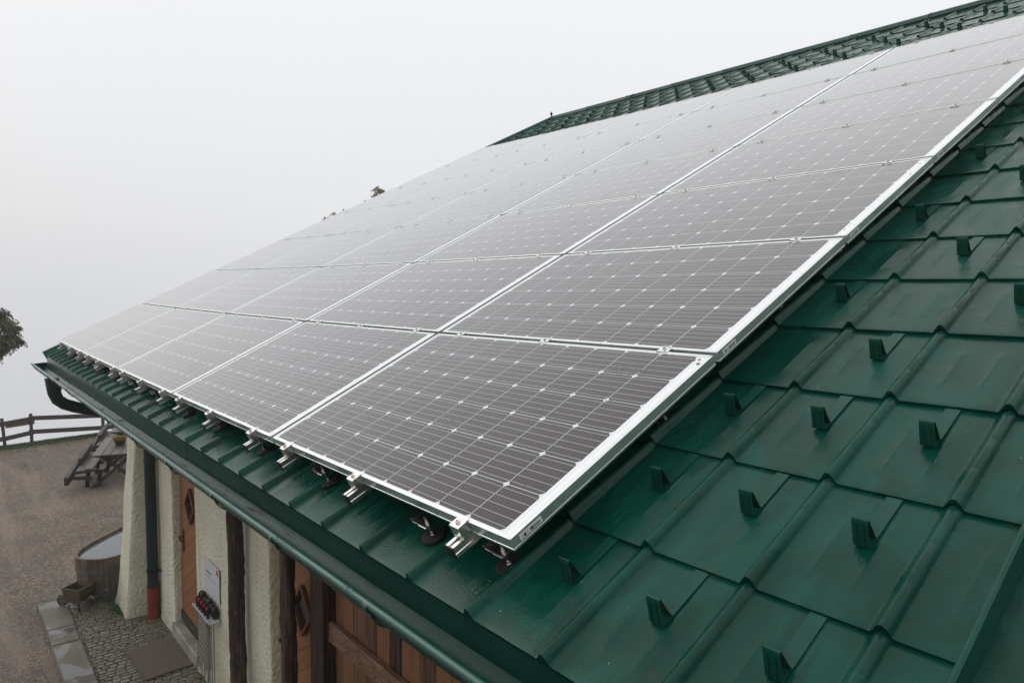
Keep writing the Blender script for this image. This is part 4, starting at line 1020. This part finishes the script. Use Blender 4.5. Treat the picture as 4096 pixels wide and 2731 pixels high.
# ================================================================== TREES
def tree(name, label, base, H, cz, rx, rz, nclump, nleaf, leafm, berries=0, seed=1, ll=.075, group=None):
    r = random.Random(seed); t = thing(name, label, "tree", Matrix.Translation(base), group)
    b = MB(); b.tube([(0, 0, -.3), (.03, 0, H * .3), (0, .04, H * .6), (.02, 0, H * .93)], [H * .028, H * .02, H * .013, .008], 10)
    cl = []
    for _ in range(nclump):
        a = r.uniform(0, 6.28); s = r.uniform(-.95, 1); q = math.sqrt(max(0, 1 - s * s)) * (.35 + .65 * math.sqrt(r.random())); prof = 1 - .25 * max(0, s)
        cl.append(Vector((rx * q * math.cos(a) * prof, rx * q * math.sin(a) * prof, cz + rz * s)))
    for c in cl[:: 3]:
        z0 = max(H * .25, c.z - .9 * math.hypot(c.x, c.y) - .1); b.tube([(.01, 0, z0), (c.x * .5, c.y * .5, z0 + (c.z - z0) * .65), tuple(c)], [.020, .012, .004], 6, False)
    b.build("trunk", M_BARK, t)
    vs = []; fs = []; rv = []
    for c in cl:
        tone = r.random() * .7
        for _ in range(nleaf // nclump // 8):
            # a drooping pinnate leaf: stalk with pairs of leaflets
            p = c + Vector((r.gauss(0, .085), r.gauss(0, .085), r.gauss(0, .085))); a = r.uniform(0, 6.28); d = Vector((math.cos(a), math.sin(a), -.5 + r.uniform(-.3, .3))); d.normalize(); side = d.cross(Vector((0, 0, 1))).normalized()
            L = r.uniform(.10, .18)
            for k in range(4):
                for s in (-1, 1):
                    o_ = p + d * (L * (k + .5) / 4) + Vector((0, 0, -.02 * k * k / 4)); ld = (side * s * .7 + d * .35 + Vector((0, 0, -.9))).normalized(); wv2 = ld.cross(Vector((r.uniform(-1, 1), r.uniform(-1, 1), .3))).normalized() * ll * .17
                    i = len(vs); e_ = o_ + ld * ll * r.uniform(.7, 1.1); mid = (o_ + e_) / 2
                    vs += [tuple(o_), tuple(mid + wv2), tuple(e_), tuple(mid - wv2)]; fs.append((i, i + 1, i + 2, i + 3)); rv.append(min(1, tone + r.random() * .35))
    me = bpy.data.meshes.new("crown"); me.from_pydata(vs, [], fs); me.materials.append(leafm); o = bpy.data.objects.new("crown", me); COL.objects.link(o); o.parent = t; set_rnd(o, rv)
    if berries:
        b = MB()
        for c in r.sample(cl, berries):
            for _ in range(26):
                p = c + Vector((r.gauss(0, .045), r.gauss(0, .045), r.gauss(0, .03))); s = .010
                b.add([p + Vector(q) * s for q in ((1, 0, 0), (0, 1, 0), (-1, 0, 0), (0, -1, 0), (0, 0, 1), (0, 0, -1))], [(0, 1, 4), (1, 2, 4), (2, 3, 4), (3, 0, 4), (1, 0, 5), (2, 1, 5), (3, 2, 5), (0, 3, 5)])
        b.build("berries", M_BERRY, t)
    return t
CW = Vector((1.365771, -1.149854, 4.199964))
def at_px(x, y, depth): return CW + (right * ((x - 2048) / 2779.3) + down * ((y - 1365.5) / 2779.3) + fwd) * depth
c = at_px(-135, 1322, 20.5)
tree("rowan_tree", "bushy rowan tree with drooping leaves and orange berries beyond the gravel yard", (c.x, c.y, 0), c.z + 1.0, c.z, 1.34, .84, 110, 24000, M_LEAF, 24, 3, .10)
c = at_px(1350, 866, 17); tree("rowan_tree", "leafy tree top just showing over the left edge of the panels", (c.x, c.y, -2.0), c.z + 2.1, c.z + 2.0, .13, .14, 6, 500, M_LEAF2, 0, 14, .09)
c = at_px(1506, 815, 17); tree("rowan_tree", "higher tree top showing over the panels' left edge nearer the ridge", (c.x, c.y, -2.0), c.z + 2.3, c.z + 2.0, .30, .38, 14, 2000, M_LEAF2, 0, 21, .09)

# ================================================================== THE CLOUD ITSELF : thin even haze over the whole place
k = NM("haze_air"); k.t.nodes.remove(k.p); pv = k.n("ShaderNodeVolumePrincipled"); pv.inputs["Color"].default_value = (.93, .94, .95, 1); pv.inputs["Density"].default_value = .0018
k.t.links.new(pv.outputs[0], k.t.nodes["Material Output"].inputs["Volume"])
b = MB(); b.box((-5, 0, -19), (222, 172, 82)); hz = b.build("haze", k.m); struct(hz, "stuff", "thin grey mist in the air")
